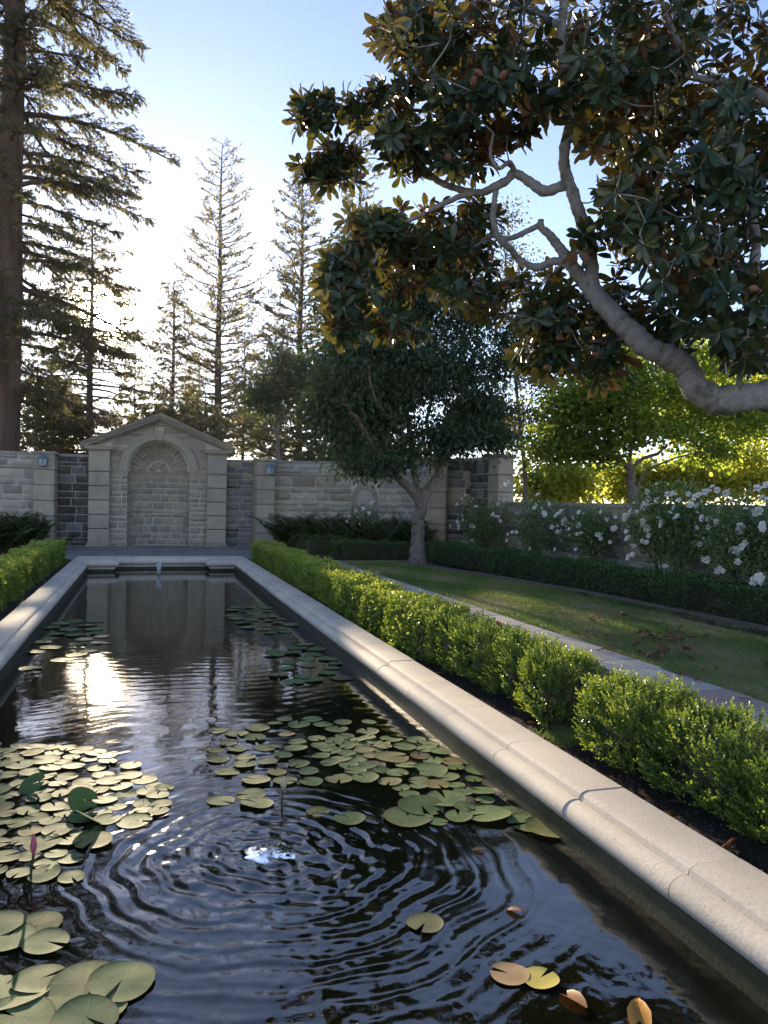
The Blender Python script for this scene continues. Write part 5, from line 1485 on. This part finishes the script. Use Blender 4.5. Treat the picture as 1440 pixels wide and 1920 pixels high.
def rose_bush(label, px, py, X, rx, ry, h0, n, blooms, seed, Y=None):
    rng = np.random.default_rng(seed)
    c = atx(px, py, X) if Y is None else at(px, py, Y)
    d0 = np.linalg.norm(c - CAM) / FPX
    t = thing('rose_bush', label, 'rose bush', (c[0], c[1], 0), 'white rose bushes in front of the garden walls')
    gb = Geo(); gf = Geo()
    rad = np.array([.42, rx * d0 * 1.35, ry * d0 * 1.12]); n = int(n * 1.35)
    stems = []
    for k in range(9):
        e = c + rnd_dirs(rng, 1)[0] * rad * .8; b_ = np.array([c[0] + rng.normal(0, .06), c[1] + rng.normal(0, .12), 0.02])
        P_ = smooth_path([b_, [b_[0] * .7 + e[0] * .3, b_[1] * .6 + e[1] * .4, e[2] * .45], e], 8)[0]
        gc = Geo(); tube(gc, P_, np.linspace(.016, .005, 8), 5); stems.append(P_[3:])
        put('cane', gc.mesh('cane', M['twig']), None, t)
    SK = np.concatenate(stems)
    pos = []; ax = []
    for k in range(n):
        q = c + rnd_dirs(rng, 1)[0] * rng.random() ** .45 * rad
        if q[2] < .3: q[2] = .3 + rng.random() * .2
        j = int(np.linalg.norm(SK - q, axis=1).argmin())
        tube(gb, [SK[j], (SK[j] + q) / 2 + rng.normal(0, .03, 3), q], [.006, .004, .003], 3)
        m_ = int(rng.integers(24, 42)); off = rng.normal(0, .1, (m_, 3))
        pos.append(q + off); ax.append(off * 3 + rnd_dirs(rng, m_) * .6 + [0, 0, -.1])
    pos = np.concatenate(pos); ax = np.concatenate(ax)
    scatter(gf, *LEAFR, pos, basis(ax, np.array([0, 0, 1.0]) + rnd_dirs(rng, len(pos)) * .8), .052 * rng.uniform(.6, 1.2, len(pos)), rng.random(len(pos)), 1.0)
    put('twigs', gb.mesh('twigs', M['twig']), None, t, kind='stuff')
    put('foliage', gf.mesh('foliage', M['rose_leaf']), None, t, kind='stuff')
    for k in range(int(n * .11)):
        d_ = rnd_dirs(rng, 1)[0]; d_[0] = -abs(d_[0]) * .6; d_[2] = abs(d_[2]) * .9 - .15
        q_ = c + d_ / np.linalg.norm(d_) * rad * rng.uniform(.85, 1.08)
        qq = (Vector((-.75, -.55, .5)) + Vector(rng.normal(0, .5, 3))).to_track_quat('Z', 'Y').to_matrix().to_4x4()
        put('rose_bloom', BL[int(rng.integers(0, 4))], None, t, Matrix.Translation(Vector(q_)) @ qq @ Matrix.Scale(rng.choice([.02, .028, .045, .06]), 4))
    for bx, by, s in blooms:
        p_ = atx(bx, by, X - .34 + rng.uniform(-.05, .08)) if Y is None else at(bx, by, Y - .35)
        q = (Vector((-.75, -.55, .5)) + Vector(rng.normal(0, .5, 3))).to_track_quat('Z', 'Y').to_matrix().to_4x4()
        o = put('rose_bloom', BL[int(rng.integers(0, 4))], None, t, Matrix.Translation(Vector(p_)) @ q @ Matrix.Scale(s * rng.uniform(.8, 1.05), 4))
    return t
rose_bush('rose bush under the black stained wall, sprinkled with small white blooms', 905, 985, 8.75, 70, 50, .3, 120,
          [(866, 935, .05), (857, 946, .05), (872, 928, .04), (893, 950, .055), (885, 985, .05), (884, 940, .045), (868, 975, .045), (857, 977, .045), (882, 988, .055), (889, 989, .05), (845, 986, .045), (870, 1000, .045), (886, 1013, .05), (950, 1013, .045), (911, 1038, .055), (961, 998, .055), (953, 1001, .045), (946, 937, .055), (954, 903, .06), (948, 908, .06), (940, 912, .04), (925, 963, .045), (969, 963, .045), (934, 969, .045), (893, 1022, .045)], 101)
rose_bush('rose bush with loose white blooms just right of the end pillar', 1010, 985, 8.75, 60, 45, .3, 105,
          [(1008, 928, .05), (1052, 959, .06), (1046, 963, .05), (1002, 952, .045), (968, 998, .05), (1054, 958, .045), (975, 1030, .045), (993, 1029, .04), (1016, 952, .035), (1041, 1030, .045), (1079, 1031, .045)], 102)
rose_bush('rose bush in the middle of the low wall with scattered white blooms', 1105, 1000, 8.8, 52, 48, .3, 90,
          [(1086, 961, .06), (1095, 963, .045), (1062, 985, .045), (1068, 992, .045), (1046, 998, .055), (1083, 1002, .05), (1091, 999, .045), (1068, 1004, .04), (1053, 1014, .035), (1127, 960, .045), (1155, 970, .045), (1152, 992, .07), (1175, 996, .055), (1172, 967, .06), (1182, 962, .06), (1144, 1016, .04), (1080, 1030, .04)], 103)
rose_bush('tallest rose bush, crowded with big white blooms above the wall top', 1255, 985, 8.7, 95, 66, .3, 200,
          [(1208, 945, .06), (1212, 948, .06), (1206, 950, .055), (1262, 926, .065), (1303, 932, .06), (1295, 947, .07), (1300, 950, .06), (1273, 938, .05), (1328, 921, .06), (1322, 923, .06), (1336, 913, .055), (1345, 919, .06), (1362, 925, .065), (1368, 922, .055), (1373, 940, .05), (1241, 978, .06), (1240, 985, .055), (1207, 983, .065), (1213, 990, .07), (1205, 977, .055), (1178, 1010, .07), (1175, 997, .06), (1213, 1017, .06), (1204, 1015, .05), (1187, 1025, .07), (1180, 1045, .07), (1187, 1039, .055), (1247, 1063, .055), (1312, 1020, .055), (1266, 972, .055), (1270, 968, .05), (1245, 1076, .07), (1251, 1083, .07), (1306, 990, .045), (1216, 1004, .045)], 104)
rose_bush('rose bush with drooping white clusters at the right edge of the picture', 1400, 1010, 8.6, 75, 66, .3, 170,
          [(1388, 988, .075), (1386, 995, .06), (1392, 1000, .06), (1367, 1028, .07), (1380, 1033, .075), (1390, 1025, .06), (1430, 985, .065), (1433, 992, .05), (1326, 1050, .065), (1320, 1050, .05), (1383, 1054, .06), (1424, 957, .06), (1398, 955, .05), (1420, 916, .06), (1437, 910, .07), (1350, 1066, .05), (1345, 1070, .055), (1357, 1071, .045), (1415, 1090, .08), (1424, 1083, .07), (1428, 1090, .06), (1397, 1018, .05)], 105)
rose_bush('small rose bush with white blooms in front of the little arched panel', 685, 975, 0, 45, 28, .3, 42,
          [(695, 943, .055), (700, 941, .05), (669, 957, .05), (666, 960, .045), (670, 971, .05), (675, 982, .055), (650, 978, .045), (693, 967, .05), (707, 980, .055), (705, 975, .045), (729, 935, .06), (733, 937, .05), (680, 968, .035)], 106, Y=22.9)

# ------------------------------------------------------------------ ferns
def fern(label, c, n, L, seed):
    rng = np.random.default_rng(seed)
    t = thing('fern', label, 'fern', c, 'ferns at the foot of the curved walls')
    pos = []; ax = []; sz = []; nr = []; gb = Geo()
    for k in range(n):
        a = rng.uniform(0, 2 * np.pi); l_ = L * rng.uniform(.6, 1.15); b_ = np.array(c) + [rng.normal(0, .34), rng.normal(0, .25), rng.uniform(.0, .25)]
        s = np.linspace(0, 1, 12); up = rng.uniform(.8, 1.2)
        P_ = np.stack([b_[0] + math.cos(a) * l_ * .75 * s ** 1.3, b_[1] + math.sin(a) * l_ * .75 * s ** 1.3, b_[2] + l_ * (up * 1.35 * s - .62 * s ** 2.2)], 1)
        tube(gb, P_, np.linspace(.005, .002, 12), 3)
        u = np.repeat(np.linspace(.18, .99, 22), 2); sd = np.tile([-1, 1], 22)
        pp = np.stack([np.interp(u, s, P_[:, i_]) for i_ in range(3)], 1)
        lat = np.array([-math.sin(a), math.cos(a), 0])
        fw = np.array([math.cos(a), math.sin(a), 0.0])
        pos.append(pp); ax.append(lat[None] * sd[:, None] + fw * .35 + [0, 0, -.15] + rng.normal(0, .08, (44, 3))); sz.append(l_ * .2 * np.sin(np.pi * np.clip(u * .92 + .06, 0, 1)) ** .8 + .01); nr.append(np.tile([0, 0, 1.0], (44, 1)))
    pos = np.concatenate(pos); g = Geo()
    scatter(g, *LEAF2, pos, basis(np.concatenate(ax), np.concatenate(nr) + rnd_dirs(rng, len(pos)) * .2), np.concatenate(sz), rng.random(len(pos)), .75)
    put('stems', gb.mesh('stems', M['stalk']), None, t)
    put('fronds', g.mesh('fronds', M['fern_leaf']), None, t, kind='stuff')
for k, (px, Y, lab) in enumerate(((555, 24.6, 'dark fern clump beside the right lantern pillar'), (600, 24.3, 'tall dark fern clump in front of the pale curved wall'), (650, 23.6, 'fern clump left of the small white roses'), (715, 22.9, 'fern clump right of the small white roses'), (755, 22.0, 'fern clump just left of the tree trunk'),
                                  (10, 24.0, 'fern clump at the far left under the curved wall'), (-25, 23.4, 'broad fern clump cut off by the left edge of the picture'), (30, 24.6, 'fern clump touching the left lantern pillar side of the curved wall'))):
    p_ = at(px, 1000, Y); fern(lab, (p_[0], p_[1], 0), 150, 1.0 if k < 5 else .95, 120 + k)

# ------------------------------------------------------------------ lawn grass, mulch
rng = np.random.default_rng(140)
N = 170000
y = 3.2 + (19.5 - 3.2) * rng.random(N) ** 1.75
x = 4.92 + rng.random(N) * (np.interp(y, EDGE[:, 0], EDGE[:, 1]) - 4.94)
worn = np.sin(2.1 * x + 1.3 * y) + np.sin(3.7 * x - 2.2 * y + 1) + np.sin(.9 * y + 4 * x + 2) + .8 * np.sin(7 * x + 5 * y)
k_ = rng.random(N) < np.clip(.85 - .22 * worn, .25, 1)
x, y, worn = x[k_], y[k_], worn[k_]; N = len(x)
ax = np.stack([rng.normal(0, .55, N), rng.normal(0, .55, N), np.ones(N)], 1)
g = Geo()
scatter(g, [[-.09, 0, 0], [.09, 0, 0], [.04, .6, .06], [0, 1, .2]], [[0, 1, 2], [0, 2, 3]], np.stack([x, y, np.full(N, .0)], 1), basis(ax, rnd_dirs(rng, N)), rng.uniform(.022, .05, N) * (.75 + .03 * y), np.clip(.35 + .16 * worn + rng.normal(0, .2, N), 0, 1))
o = put('grass', g.mesh('grass', M['grass_blade'])); tag(o, 'short worn lawn grass between the path and the far hedge', 'grass', kind='stuff')
N = 60000
g = Geo(); x = rng.uniform(-8.6, -4.0, N); y = rng.uniform(1, 20.7, N)
scatter(g, [[-.09, 0, 0], [.09, 0, 0], [.04, .6, .06], [0, 1, .2]], [[0, 1, 2], [0, 2, 3]], np.stack([x, y, np.full(N, .0)], 1), basis(np.stack([rng.normal(0, .55, N), rng.normal(0, .55, N), np.ones(N)], 1), rnd_dirs(rng, N)), rng.uniform(.03, .07, N), np.clip(.35 + rng.normal(0, .2, N), 0, 1))
o = put('grass', g.mesh('grass', M['grass_blade'])); tag(o, 'short lawn grass beyond the left hedge', 'grass', kind='stuff')
N = 9000
y = 1.6 + 12 * rng.random(N) ** 1.6; x = np.where(rng.random(N) < .8, PX1 + .02 + rng.random(N) * .5, PX1 + rng.random(N) * 1.75)
g = Geo()
TV = np.array([[-.5, 0, 0], [.4, -.3, .1], [.55, .2, .05], [-.2, .5, .15], [0, .1, .45]]); TF = np.array([[0, 1, 4], [1, 2, 4], [2, 3, 4], [3, 0, 4]])
scatter(g, TV, TF, np.stack([x, y, .022 + .01 * rng.random(N)], 1), basis(rnd_dirs(rng, N) * [1, 1, .2], np.array([0, 0, 1.0]) + rnd_dirs(rng, N) * .5), rng.uniform(.006, .022, N), rng.random(N), rng.uniform(.4, 1, N))
mm = leaf_mat('bark_mulch', [(.012, .01, .009), (.03, .023, .018), (.07, .05, .038), (.16, .13, .11)], [(.01, .01, .01)], 0.0, .9, .2)
o = put('mulch', g.mesh('mulch', mm)); tag(o, 'dark crumbly mulch on the soil bed beside the pool edge', 'mulch', kind='stuff')
N = 2600
x, y = .0, .0
g = Geo(); yy = 3.6 + rng.normal(0, .1, 10)
c0 = onz(1075, 1385, .02)
pp = np.stack([c0[0] + rng.normal(0, .09, N), c0[1] + rng.normal(0, .09, N), np.full(N, .02)], 1)
scatter(g, [[-.05, 0, 0], [.05, 0, 0], [0, 1, .3]], [[0, 1, 2]], pp, basis(np.stack([rng.normal(0, .8, N), rng.normal(0, .8, N), np.ones(N)], 1), rnd_dirs(rng, N)), rng.uniform(.03, .07, N), rng.random(N) * .6)
o = put('weed_tuft', g.mesh('weed_tuft', M['grass_blade'])); tag(o, 'wispy weed tuft in the bare soil gap between the box shrubs', 'weed')

# ------------------------------------------------------------------ fallen magnolia leaves
DL = [np_mesh('dead_leaf', *big_leaf(.2, .1, .25), M['dry_leaf'], smooth=True), np_mesh('dead_leaf', *big_leaf(.22, .16, -.1), M['dry_leaf'], smooth=True), np_mesh('dead_leaf', *big_leaf(.17, .05, .1), M['dry_leaf'], smooth=True)]
def leaf_at(p, size, yaw, tilt, roll, k, parent=None, name='fallen_leaf', label=None, me=None, cat='leaf', group='fallen magnolia leaves'):
    mw_ = Matrix.Translation(Vector([float(c) for c in p])) @ Matrix.Rotation(yaw, 4, 'Z') @ Matrix.Rotation(tilt, 4, 'X') @ Matrix.Rotation(roll, 4, 'Y') @ Matrix.Scale(size, 4)
    o = put(name, me or DL[k % 3], None, parent, mw_)
    if label: tag(o, label, cat, group)
    return o
for (px, py, s, yaw, tl, ro, lab) in (
        (1385, 1573, .15, 1.9, .1, .9, 'large brown curled leaf on the soil beside the nearest box shrub'),
        (1222, 1502, .09, .4, .15, .3, 'orange-brown leaf on the soil edge by the second coping joint'),
        (1262, 1518, .11, 2.4, .05, -.4, 'long dark brown leaf lying under the foreground shrub'),
        (1290, 1507, .1, 1.2, .3, .2, 'greenish curled leaf on the mulch under the foreground shrub'),
        (1205, 1490, .1, -.5, .05, .2, 'pale brown leaf flat against the back of the coping'),
        (1140, 1423, .1, .6, .1, .5, 'brown leaf under the third shrub of the foreground row'),
        (1090, 1400, .1, 2.9, .1, .1, 'grey-brown leaf lying in the bare soil gap'),
        (1065, 1372, .1, 1.0, .2, -.3, 'brown leaf behind the wispy weed tuft'),
        (1008, 1358, .1, .2, .1, .3, 'tan leaf on the soil edge before the tall narrow shrub'),
        (836, 1263, .1, 1.5, .2, .2, 'orange leaf on the soil beside the middle of the coping'),
        (775, 1227, .1, .8, .1, .2, 'brown leaf on the soil farther along the coping')):
    leaf_at(onz(px, py, .05), s, yaw, tl, ro, px, label=lab)
leaf_at((2.9, 6.05, .55), .11, 2.2, .5, .3, 1, label='brown leaf caught on top of a box shrub')
for (px, py, s, yaw, lab) in ((1058, 1112, .13, .3, 'brown leaf far up the lawn near the timber edging'), (1032, 1148, .14, 2.0, 'pale leaf lying on the lawn left of the sun streak'), (1043, 1137, .13, 1.0, 'tan leaf just beyond the pale one on the lawn'), (1062, 1148, .13, 2.8, 'dark brown leaf on the lawn by the sun streak'),
                              (1120, 1166, .13, .6, 'red-brown leaf in the middle of the lawn'), (1140, 1217, .13, 1.4, 'pale brown leaf on the lawn beside the path'), (1028, 1162, .12, .3, 'small orange leaf on the left of the lawn'), (1340, 1208, .14, 2.3, 'brown leaf on the lawn right of the leaf piles'), (1412, 1312, .12, .9, 'dark red leaf at the end of the pinkish flagstone'), (1422, 1186, .12, .2, 'pale leaf by the edging at the right edge')):
    leaf_at(onz(px, py, .03), s, yaw, .1, .3, px, label=lab)
def leaf_pile(label, px, py, n, sx, sy, seed, s=.125):
    rng = np.random.default_rng(seed); c = onz(px, py, 0)
    t = thing('leaf_pile', label, 'leaf pile', c, 'piles of dead magnolia leaves on the lawn')
    for k in range(n):
        leaf_at((c[0] + rng.normal(0, sx), c[1] + rng.normal(0, sy), .03 + abs(rng.normal(0, .035))), s * rng.uniform(.8, 1.15), rng.uniform(0, 6.3), rng.normal(.25, .35), rng.normal(0, .5), k, t, 'leaf')
leaf_pile('widest pile of brown dead leaves on the lawn, nearest the path', 1250, 1234, 32, .2, .13, 151)
leaf_pile('pile of dead leaves with one leaf standing upright, behind the widest pile', 1268, 1203, 26, .2, .12, 152)
leaf_pile('thin scatter of dead leaves left of the two big piles', 1200, 1198, 9, .14, .06, 153)
leaf_pile('small heap of dead leaves beside the stone path', 1118, 1202, 11, .12, .08, 154)
leaf_pile('little group of leaves in the sun streak on the lawn', 1152, 1162, 8, .16, .06, 155, .14)
leaf_pile('broken leaf litter at the path edge in front of the piles', 1300, 1275, 9, .18, .05, 156, .1)

# ------------------------------------------------------------------ water lilies
def pad_mesh(seed, mat):
    r = np.random.default_rng(seed); n = 22; V = [(0, 0, .0)]; F = []
    notch = .16
    ph = r.uniform(0, 6.28, 3)
    for ring, rr in ((0, .55), (1, .93), (2, 1.0)):
        for k in range(n + 1):
            a = notch + (2 * math.pi - 2 * notch) * k / n
            z = .012 * rr * math.sin(2 * a + ph[0]) + .02 * rr ** 3 * math.sin(3 * a + ph[1]) + (.012 if ring == 2 else .0) + .006 * (k % 2) * rr
            q = rr * (1 + .025 * math.sin(3 * a + ph[2]))
            V.append((q * math.cos(a), q * math.sin(a), z))
    m_ = n + 1
    F += [(0, 1 + k, 2 + k) for k in range(n)]
    for ring in range(2):
        b_ = 1 + ring * m_
        F += [(b_ + k, b_ + m_ + k, b_ + m_ + k + 1, b_ + k + 1) for k in range(n)]
    return py_mesh('lily_pad', V, F, mat, True)
PADS = [pad_mesh(k, M['pad']) for k in range(7)]
PADR = [pad_mesh(k + 20, M['pad_red']) for k in range(2)]
# pad veins: darker radial lines and a paler middle, in the pad material
nt = M['pad'].node_tree
def pip(p_, poly):
    x, y = p_; c = False; n = len(poly)
    for i_ in range(n):
        x1, y1 = poly[i_]; x2, y2 = poly[i_ - 1]
        if (y1 > y) != (y2 > y) and x < (x2 - x1) * (y - y1) / (y2 - y1) + x1: c = not c
    return c
def lily(label, polys, seed, rmin, rmax, spacing, fixed=(), nmax=120):
    rng = np.random.default_rng(seed)
    pts = []
    for (px, py, r_) in fixed:
        p_ = onz(px, py, WZ); pts.append((p_[0], p_[1], r_))
    for poly in polys:
        xs_ = [p_[0] for p_ in poly]; ys_ = [p_[1] for p_ in poly]
        W = np.array([onz(a_, c_, WZ)[:2] for a_, c_ in poly])
        lo, hi = W.min(0), W.max(0); made = 0
        for tr_ in range(4000):
            if made >= nmax: break
            q = rng.uniform(lo, hi)
            if not (-1.2 < q[0] < 2.05): continue
            if not pip(q, [tuple(w) for w in W]): continue
            r_ = rng.uniform(rmin, rmax)
            if all((q[0] - a_) ** 2 + (q[1] - b_) ** 2 > (spacing * (r_ + c_)) ** 2 for a_, b_, c_ in pts):
                pts.append((q[0], q[1], r_)); made += 1
    c = np.mean([p_[:2] for p_ in pts], axis=0)
    t = thing('water_lily', label, 'water lily', (c[0], c[1], -.75), 'water lilies floating in the pool')
    for k, (x, y, r_) in enumerate(pts):
        me = PADS[int(rng.integers(0, 7))] if rng.random() > .05 else PADR[int(rng.integers(0, 2))]
        wz = WZ + float(wave(np.array(x), np.array(y)))
        mw_ = Matrix.Translation((x, y, wz + .004 + .0035 * (k % 4))) @ Matrix.Rotation(rng.normal(0, .035), 4, 'X') @ Matrix.Rotation(rng.normal(0, .035), 4, 'Y') @ Matrix.Rotation(rng.uniform(0, 6.28), 4, 'Z') @ Matrix.Diagonal((r_, r_ * rng.uniform(.92, 1.0), r_, 1))
        put('lily_pad', me, None, t, mw_)
    return t
L1 = lily('dense patch of green lily pads beside the right pool edge', [[(700, 1385), (870, 1383), (985, 1470), (1000, 1500), (900, 1545), (740, 1540), (760, 1480), (690, 1472), (640, 1440), (600, 1400)]], 161, .055, .092, .8,
          fixed=[(765, 1532, .15), (790, 1512, .14), (835, 1500, .13), (915, 1530, .13), (800, 1446, .14), (1000, 1543, .15), (1035, 1556, .15), (988, 1496, .13), (1015, 1512, .1), (905, 1445, .12), (735, 1422, .12), (890, 1428, .11)], nmax=80)
L2 = lily('loose grey-green lily pads across the middle of the pool', [[(400, 1370), (560, 1345), (690, 1352), (730, 1400), (690, 1460), (560, 1475), (450, 1470), (390, 1420)]], 162, .06, .098, 1.0,
          fixed=[(414, 1502, .085), (470, 1490, .09), (482, 1508, .1), (655, 1537, .092), (596, 1522, .07)], nmax=46)
L3 = lily('crowded glinting lily pads along the left side of the pool', [[(-20, 1400), (120, 1395), (240, 1430), (330, 1490), (300, 1530), (215, 1560), (150, 1600), (140, 1650), (-20, 1650)]], 163, .055, .095, .78, nmax=130)
L4 = lily('cluster of broad pale lily pads in the bottom left corner', [], 164, .1, .15, .8,
          fixed=[(10, 1850, .17), (75, 1838, .1), (160, 1850, .14), (228, 1846, .12), (105, 1893, .15), (190, 1893, .085), (30, 1912, .13), (160, 1915, .11), (-40, 1890, .14)])
L5 = lily('far lily pads in a flat drift by the right pool edge', [[(510, 1222), (560, 1205), (640, 1212), (670, 1262), (600, 1290), (520, 1275)]], 165, .08, .125, .9, nmax=20)
L6 = lily('thin far lily pads floating before the pale reflection of the niche', [[(425, 1140), (500, 1135), (560, 1180), (500, 1200), (440, 1165)]], 166, .07, .12, 1.1, nmax=26)
L7 = lily('scattered lily pads in the bright sun glitter at the far left', [[(70, 1170), (190, 1160), (200, 1210), (60, 1260), (40, 1240)]], 167, .09, .13, 1.1, nmax=22)
L8 = lily('few small lily pads at the left edge below the pink bud', [[(-20, 1720), (60, 1720), (100, 1770), (-20, 1790)]], 168, .08, .12, .8, fixed=[(70, 1735, .1), (15, 1760, .11), (0, 1735, .1)], nmax=4)
# raised pads standing out of the crowd on the left
for (px, py, r_, tx, ty) in ((155, 1500, .085, .7, .3), (170, 1533, .1, -.35, .5), (60, 1470, .08, .5, -.4)):
    p_ = onz(px, py, WZ + .04)
    put('lily_pad', PADS[px % 7], None, L3, Matrix.Translation(Vector(p_)) @ Matrix.Rotation(tx, 4, 'X') @ Matrix.Rotation(ty, 4, 'Y') @ Matrix.Scale(r_, 4))
def bud(parent, px, py0, py1, col, label, w):
    p0 = onz(px, py1, WZ); z1 = None
    d = np.linalg.norm(p0 - CAM)
    h = (py1 - py0) * d / FPX * 1.05
    g = Geo(); stem_h = h * .55
    tube(g, [p0 + [0, 0, -.2], p0 + [0, 0, stem_h * .5], p0 + [.01, 0, stem_h]], [.006, .006, .007], 6)
    put('stalk', g.mesh('stalk', M['stalk'], True), None, parent)
    V = []; F = []; n = 10; ms = 8
    for a_ in range(ms):
        f = a_ / (ms - 1); rr = w * (math.sin(math.pi * (f * .86 + .1)) ** 1.1) * (1 - .25 * f)
        for c in range(n):
            a = 2 * math.pi * c / n; q = rr * (1 + .14 * (c % 2))
            V.append((p0[0] + .01 + q * math.cos(a), p0[1] + q * math.sin(a), p0[2] + stem_h + h * .5 * f))
    F = [(a_ * n + c, a_ * n + (c + 1) % n, (a_ + 1) * n + (c + 1) % n, (a_ + 1) * n + c) for a_ in range(ms - 1) for c in range(n)] + [tuple(range((ms - 1) * n, ms * n))]
    o = put('flower_bud', py_mesh('flower_bud', V, F, col, True), None, parent); tag(o, label)
bud(L2, 528, 1463, 1510, M['cream_bud'], 'cream lily bud on a dark stalk', .02)
bud(L3, 58, 1583, 1650, M['pink_bud'], 'closed pink lily bud on a dark stalk', .015)

# leaves and loose pads drifting in the foreground water
for (px, py, s, yaw, me, lab, grp) in (
        (1195, 1872, .17, 2.6, 'amber', 'amber yellow leaf floating in the bottom right corner', None), (1100, 1890, .14, .2, 'dry', 'brown curled leaf floating left of the amber leaf', None),
        (910, 1592, .07, 1.2, 'amber', 'small yellow leaf floating in the middle of the pool', None), (985, 1710, .09, .8, 'dry', 'half sunk brown leaf near the wall reflection', None)):
    m_ = np_mesh('floating_leaf', *big_leaf(.25, .12, .22), M['amber_leaf' if me == 'amber' else 'dry_leaf'], smooth=True)
    leaf_at(onz(px, py, WZ + .012), s, yaw, .02, .05, 0, name='floating_leaf', label=lab, me=m_, group='leaves floating on the pool')
for (px, py, r_, lab, mt) in ((955, 1828, .075, 'tan withered lily pad floating left of the yellow one', (.3, .2, .1)), (1013, 1836, .07, 'small yellow lily pad floating in the foreground', (.42, .36, .08)), (797, 1732, .08, 'dull sunken lily pad in the middle foreground', (.09, .1, .03))):
    mm = plain('withered_pad', mt, .4, .4)
    me = pad_mesh(px, mm); p_ = onz(px, py, WZ)
    o = put('loose_lily_pad', me, None, None, Matrix.Translation((p_[0], p_[1], WZ + .006)) @ Matrix.Rotation(px * 1.7, 4, 'Z') @ Matrix.Scale(r_, 4)); tag(o, lab, 'lily pad', 'loose lily pads in the foreground')

# ------------------------------------------------------------------ the two water jets
ms_, nt, b = newmat('splashing_water')
b.inputs['Base Color'].default_value = (.9, .93, .95, 1); b.inputs['Roughness'].default_value = .08; b.inputs['Transmission Weight'].default_value = .35; b.inputs['IOR'].default_value = 1.33
rng = np.random.default_rng(170)
bub = thing('bubbling_jet', 'low bubbling water jet throwing rings across the foreground of the pool', 'fountain', (FX, FY, WZ))
V = []; n = 26; ms = 12
for a_ in range(ms):
    f = a_ / (ms - 1); rr = .005 + .16 * f ** 1.1
    for c in range(n):
        a = 2 * math.pi * c / n
        V.append((FX + rr * math.cos(a) * (1 + .15 * rng.normal()), FY + rr * math.sin(a) * (1 + .15 * rng.normal()), WZ + .014 * math.exp(-(f * 2.0) ** 2) * (1 + .1 * rng.normal()) + .003 * math.sin(9 * f + 2) * (1 - f) - .005 * f + .002 * rng.normal() * (1 - f)))
F = [(a_ * n + c, a_ * n + (c + 1) % n, (a_ + 1) * n + (c + 1) % n, (a_ + 1) * n + c) for a_ in range(ms - 1) for c in range(n)]
put('water_dome', fixn(py_mesh('water_dome', V, F, M['water'], True)), None, bub)
DROP = fixn(py_mesh('droplet', [(0, 0, 1), (.8, 0, .2), (.25, .76, .2), (-.65, .47, .2), (-.65, -.47, .2), (.25, -.76, .2), (0, 0, -.7)], [(0, 1, 2), (0, 2, 3), (0, 3, 4), (0, 4, 5), (0, 5, 1), (6, 2, 1), (6, 3, 2), (6, 4, 3), (6, 5, 4), (6, 1, 5)], ms_, True))
def drops(parent, c, n, sx, sz, r_):
    gd = Geo(); V = np.array([v.co for v in DROP.vertices]); F = np.array([p.vertices[:] for p in DROP.polygons])
    h = np.abs(rng.normal(0, sz, n)); P_ = np.stack([c[0] + rng.normal(0, sx, n), c[1] + rng.normal(0, sx, n), c[2] + h], 1)
    scatter(gd, V, F, P_, np.tile(np.eye(3), (n, 1, 1)), r_ * rng.uniform(.4, 1.2, n), .5)
    put('droplets', gd.mesh('droplets', ms_, True), None, parent, kind='stuff')
drops(bub, (FX, FY, WZ + .012), 80, .04, .02, .0024)
jp = onz(297, 1078, WZ)
jet = thing('small_jet', 'thin upright water jet at the far end of the pool before the niche', 'fountain', (jp[0], jp[1], WZ))
g = Geo(); tube(g, [(jp[0], jp[1], -.75), (jp[0], jp[1], WZ + .03)], [.02, .016], 8); put('nozzle', g.mesh('nozzle', M['bronze'], True), None, jet)
g = Geo()
for k in range(7):
    ox, oy = rng.normal(0, .022, 2); hh = rng.uniform(.16, .34)
    zz = np.linspace(0, 1, 7)
    tube(g, np.stack([jp[0] + ox * zz * 1.4, jp[1] + oy * zz * 1.4, WZ + .02 + hh * zz], 1), np.array([.02, .024, .02, .024, .018, .016, .004]) * rng.uniform(.6, 1.1), 6)
put('water_column', g.mesh('water_column', ms_, True), None, jet)
drops(jet, (jp[0], jp[1], WZ + .04), 70, .035, .16, .009)
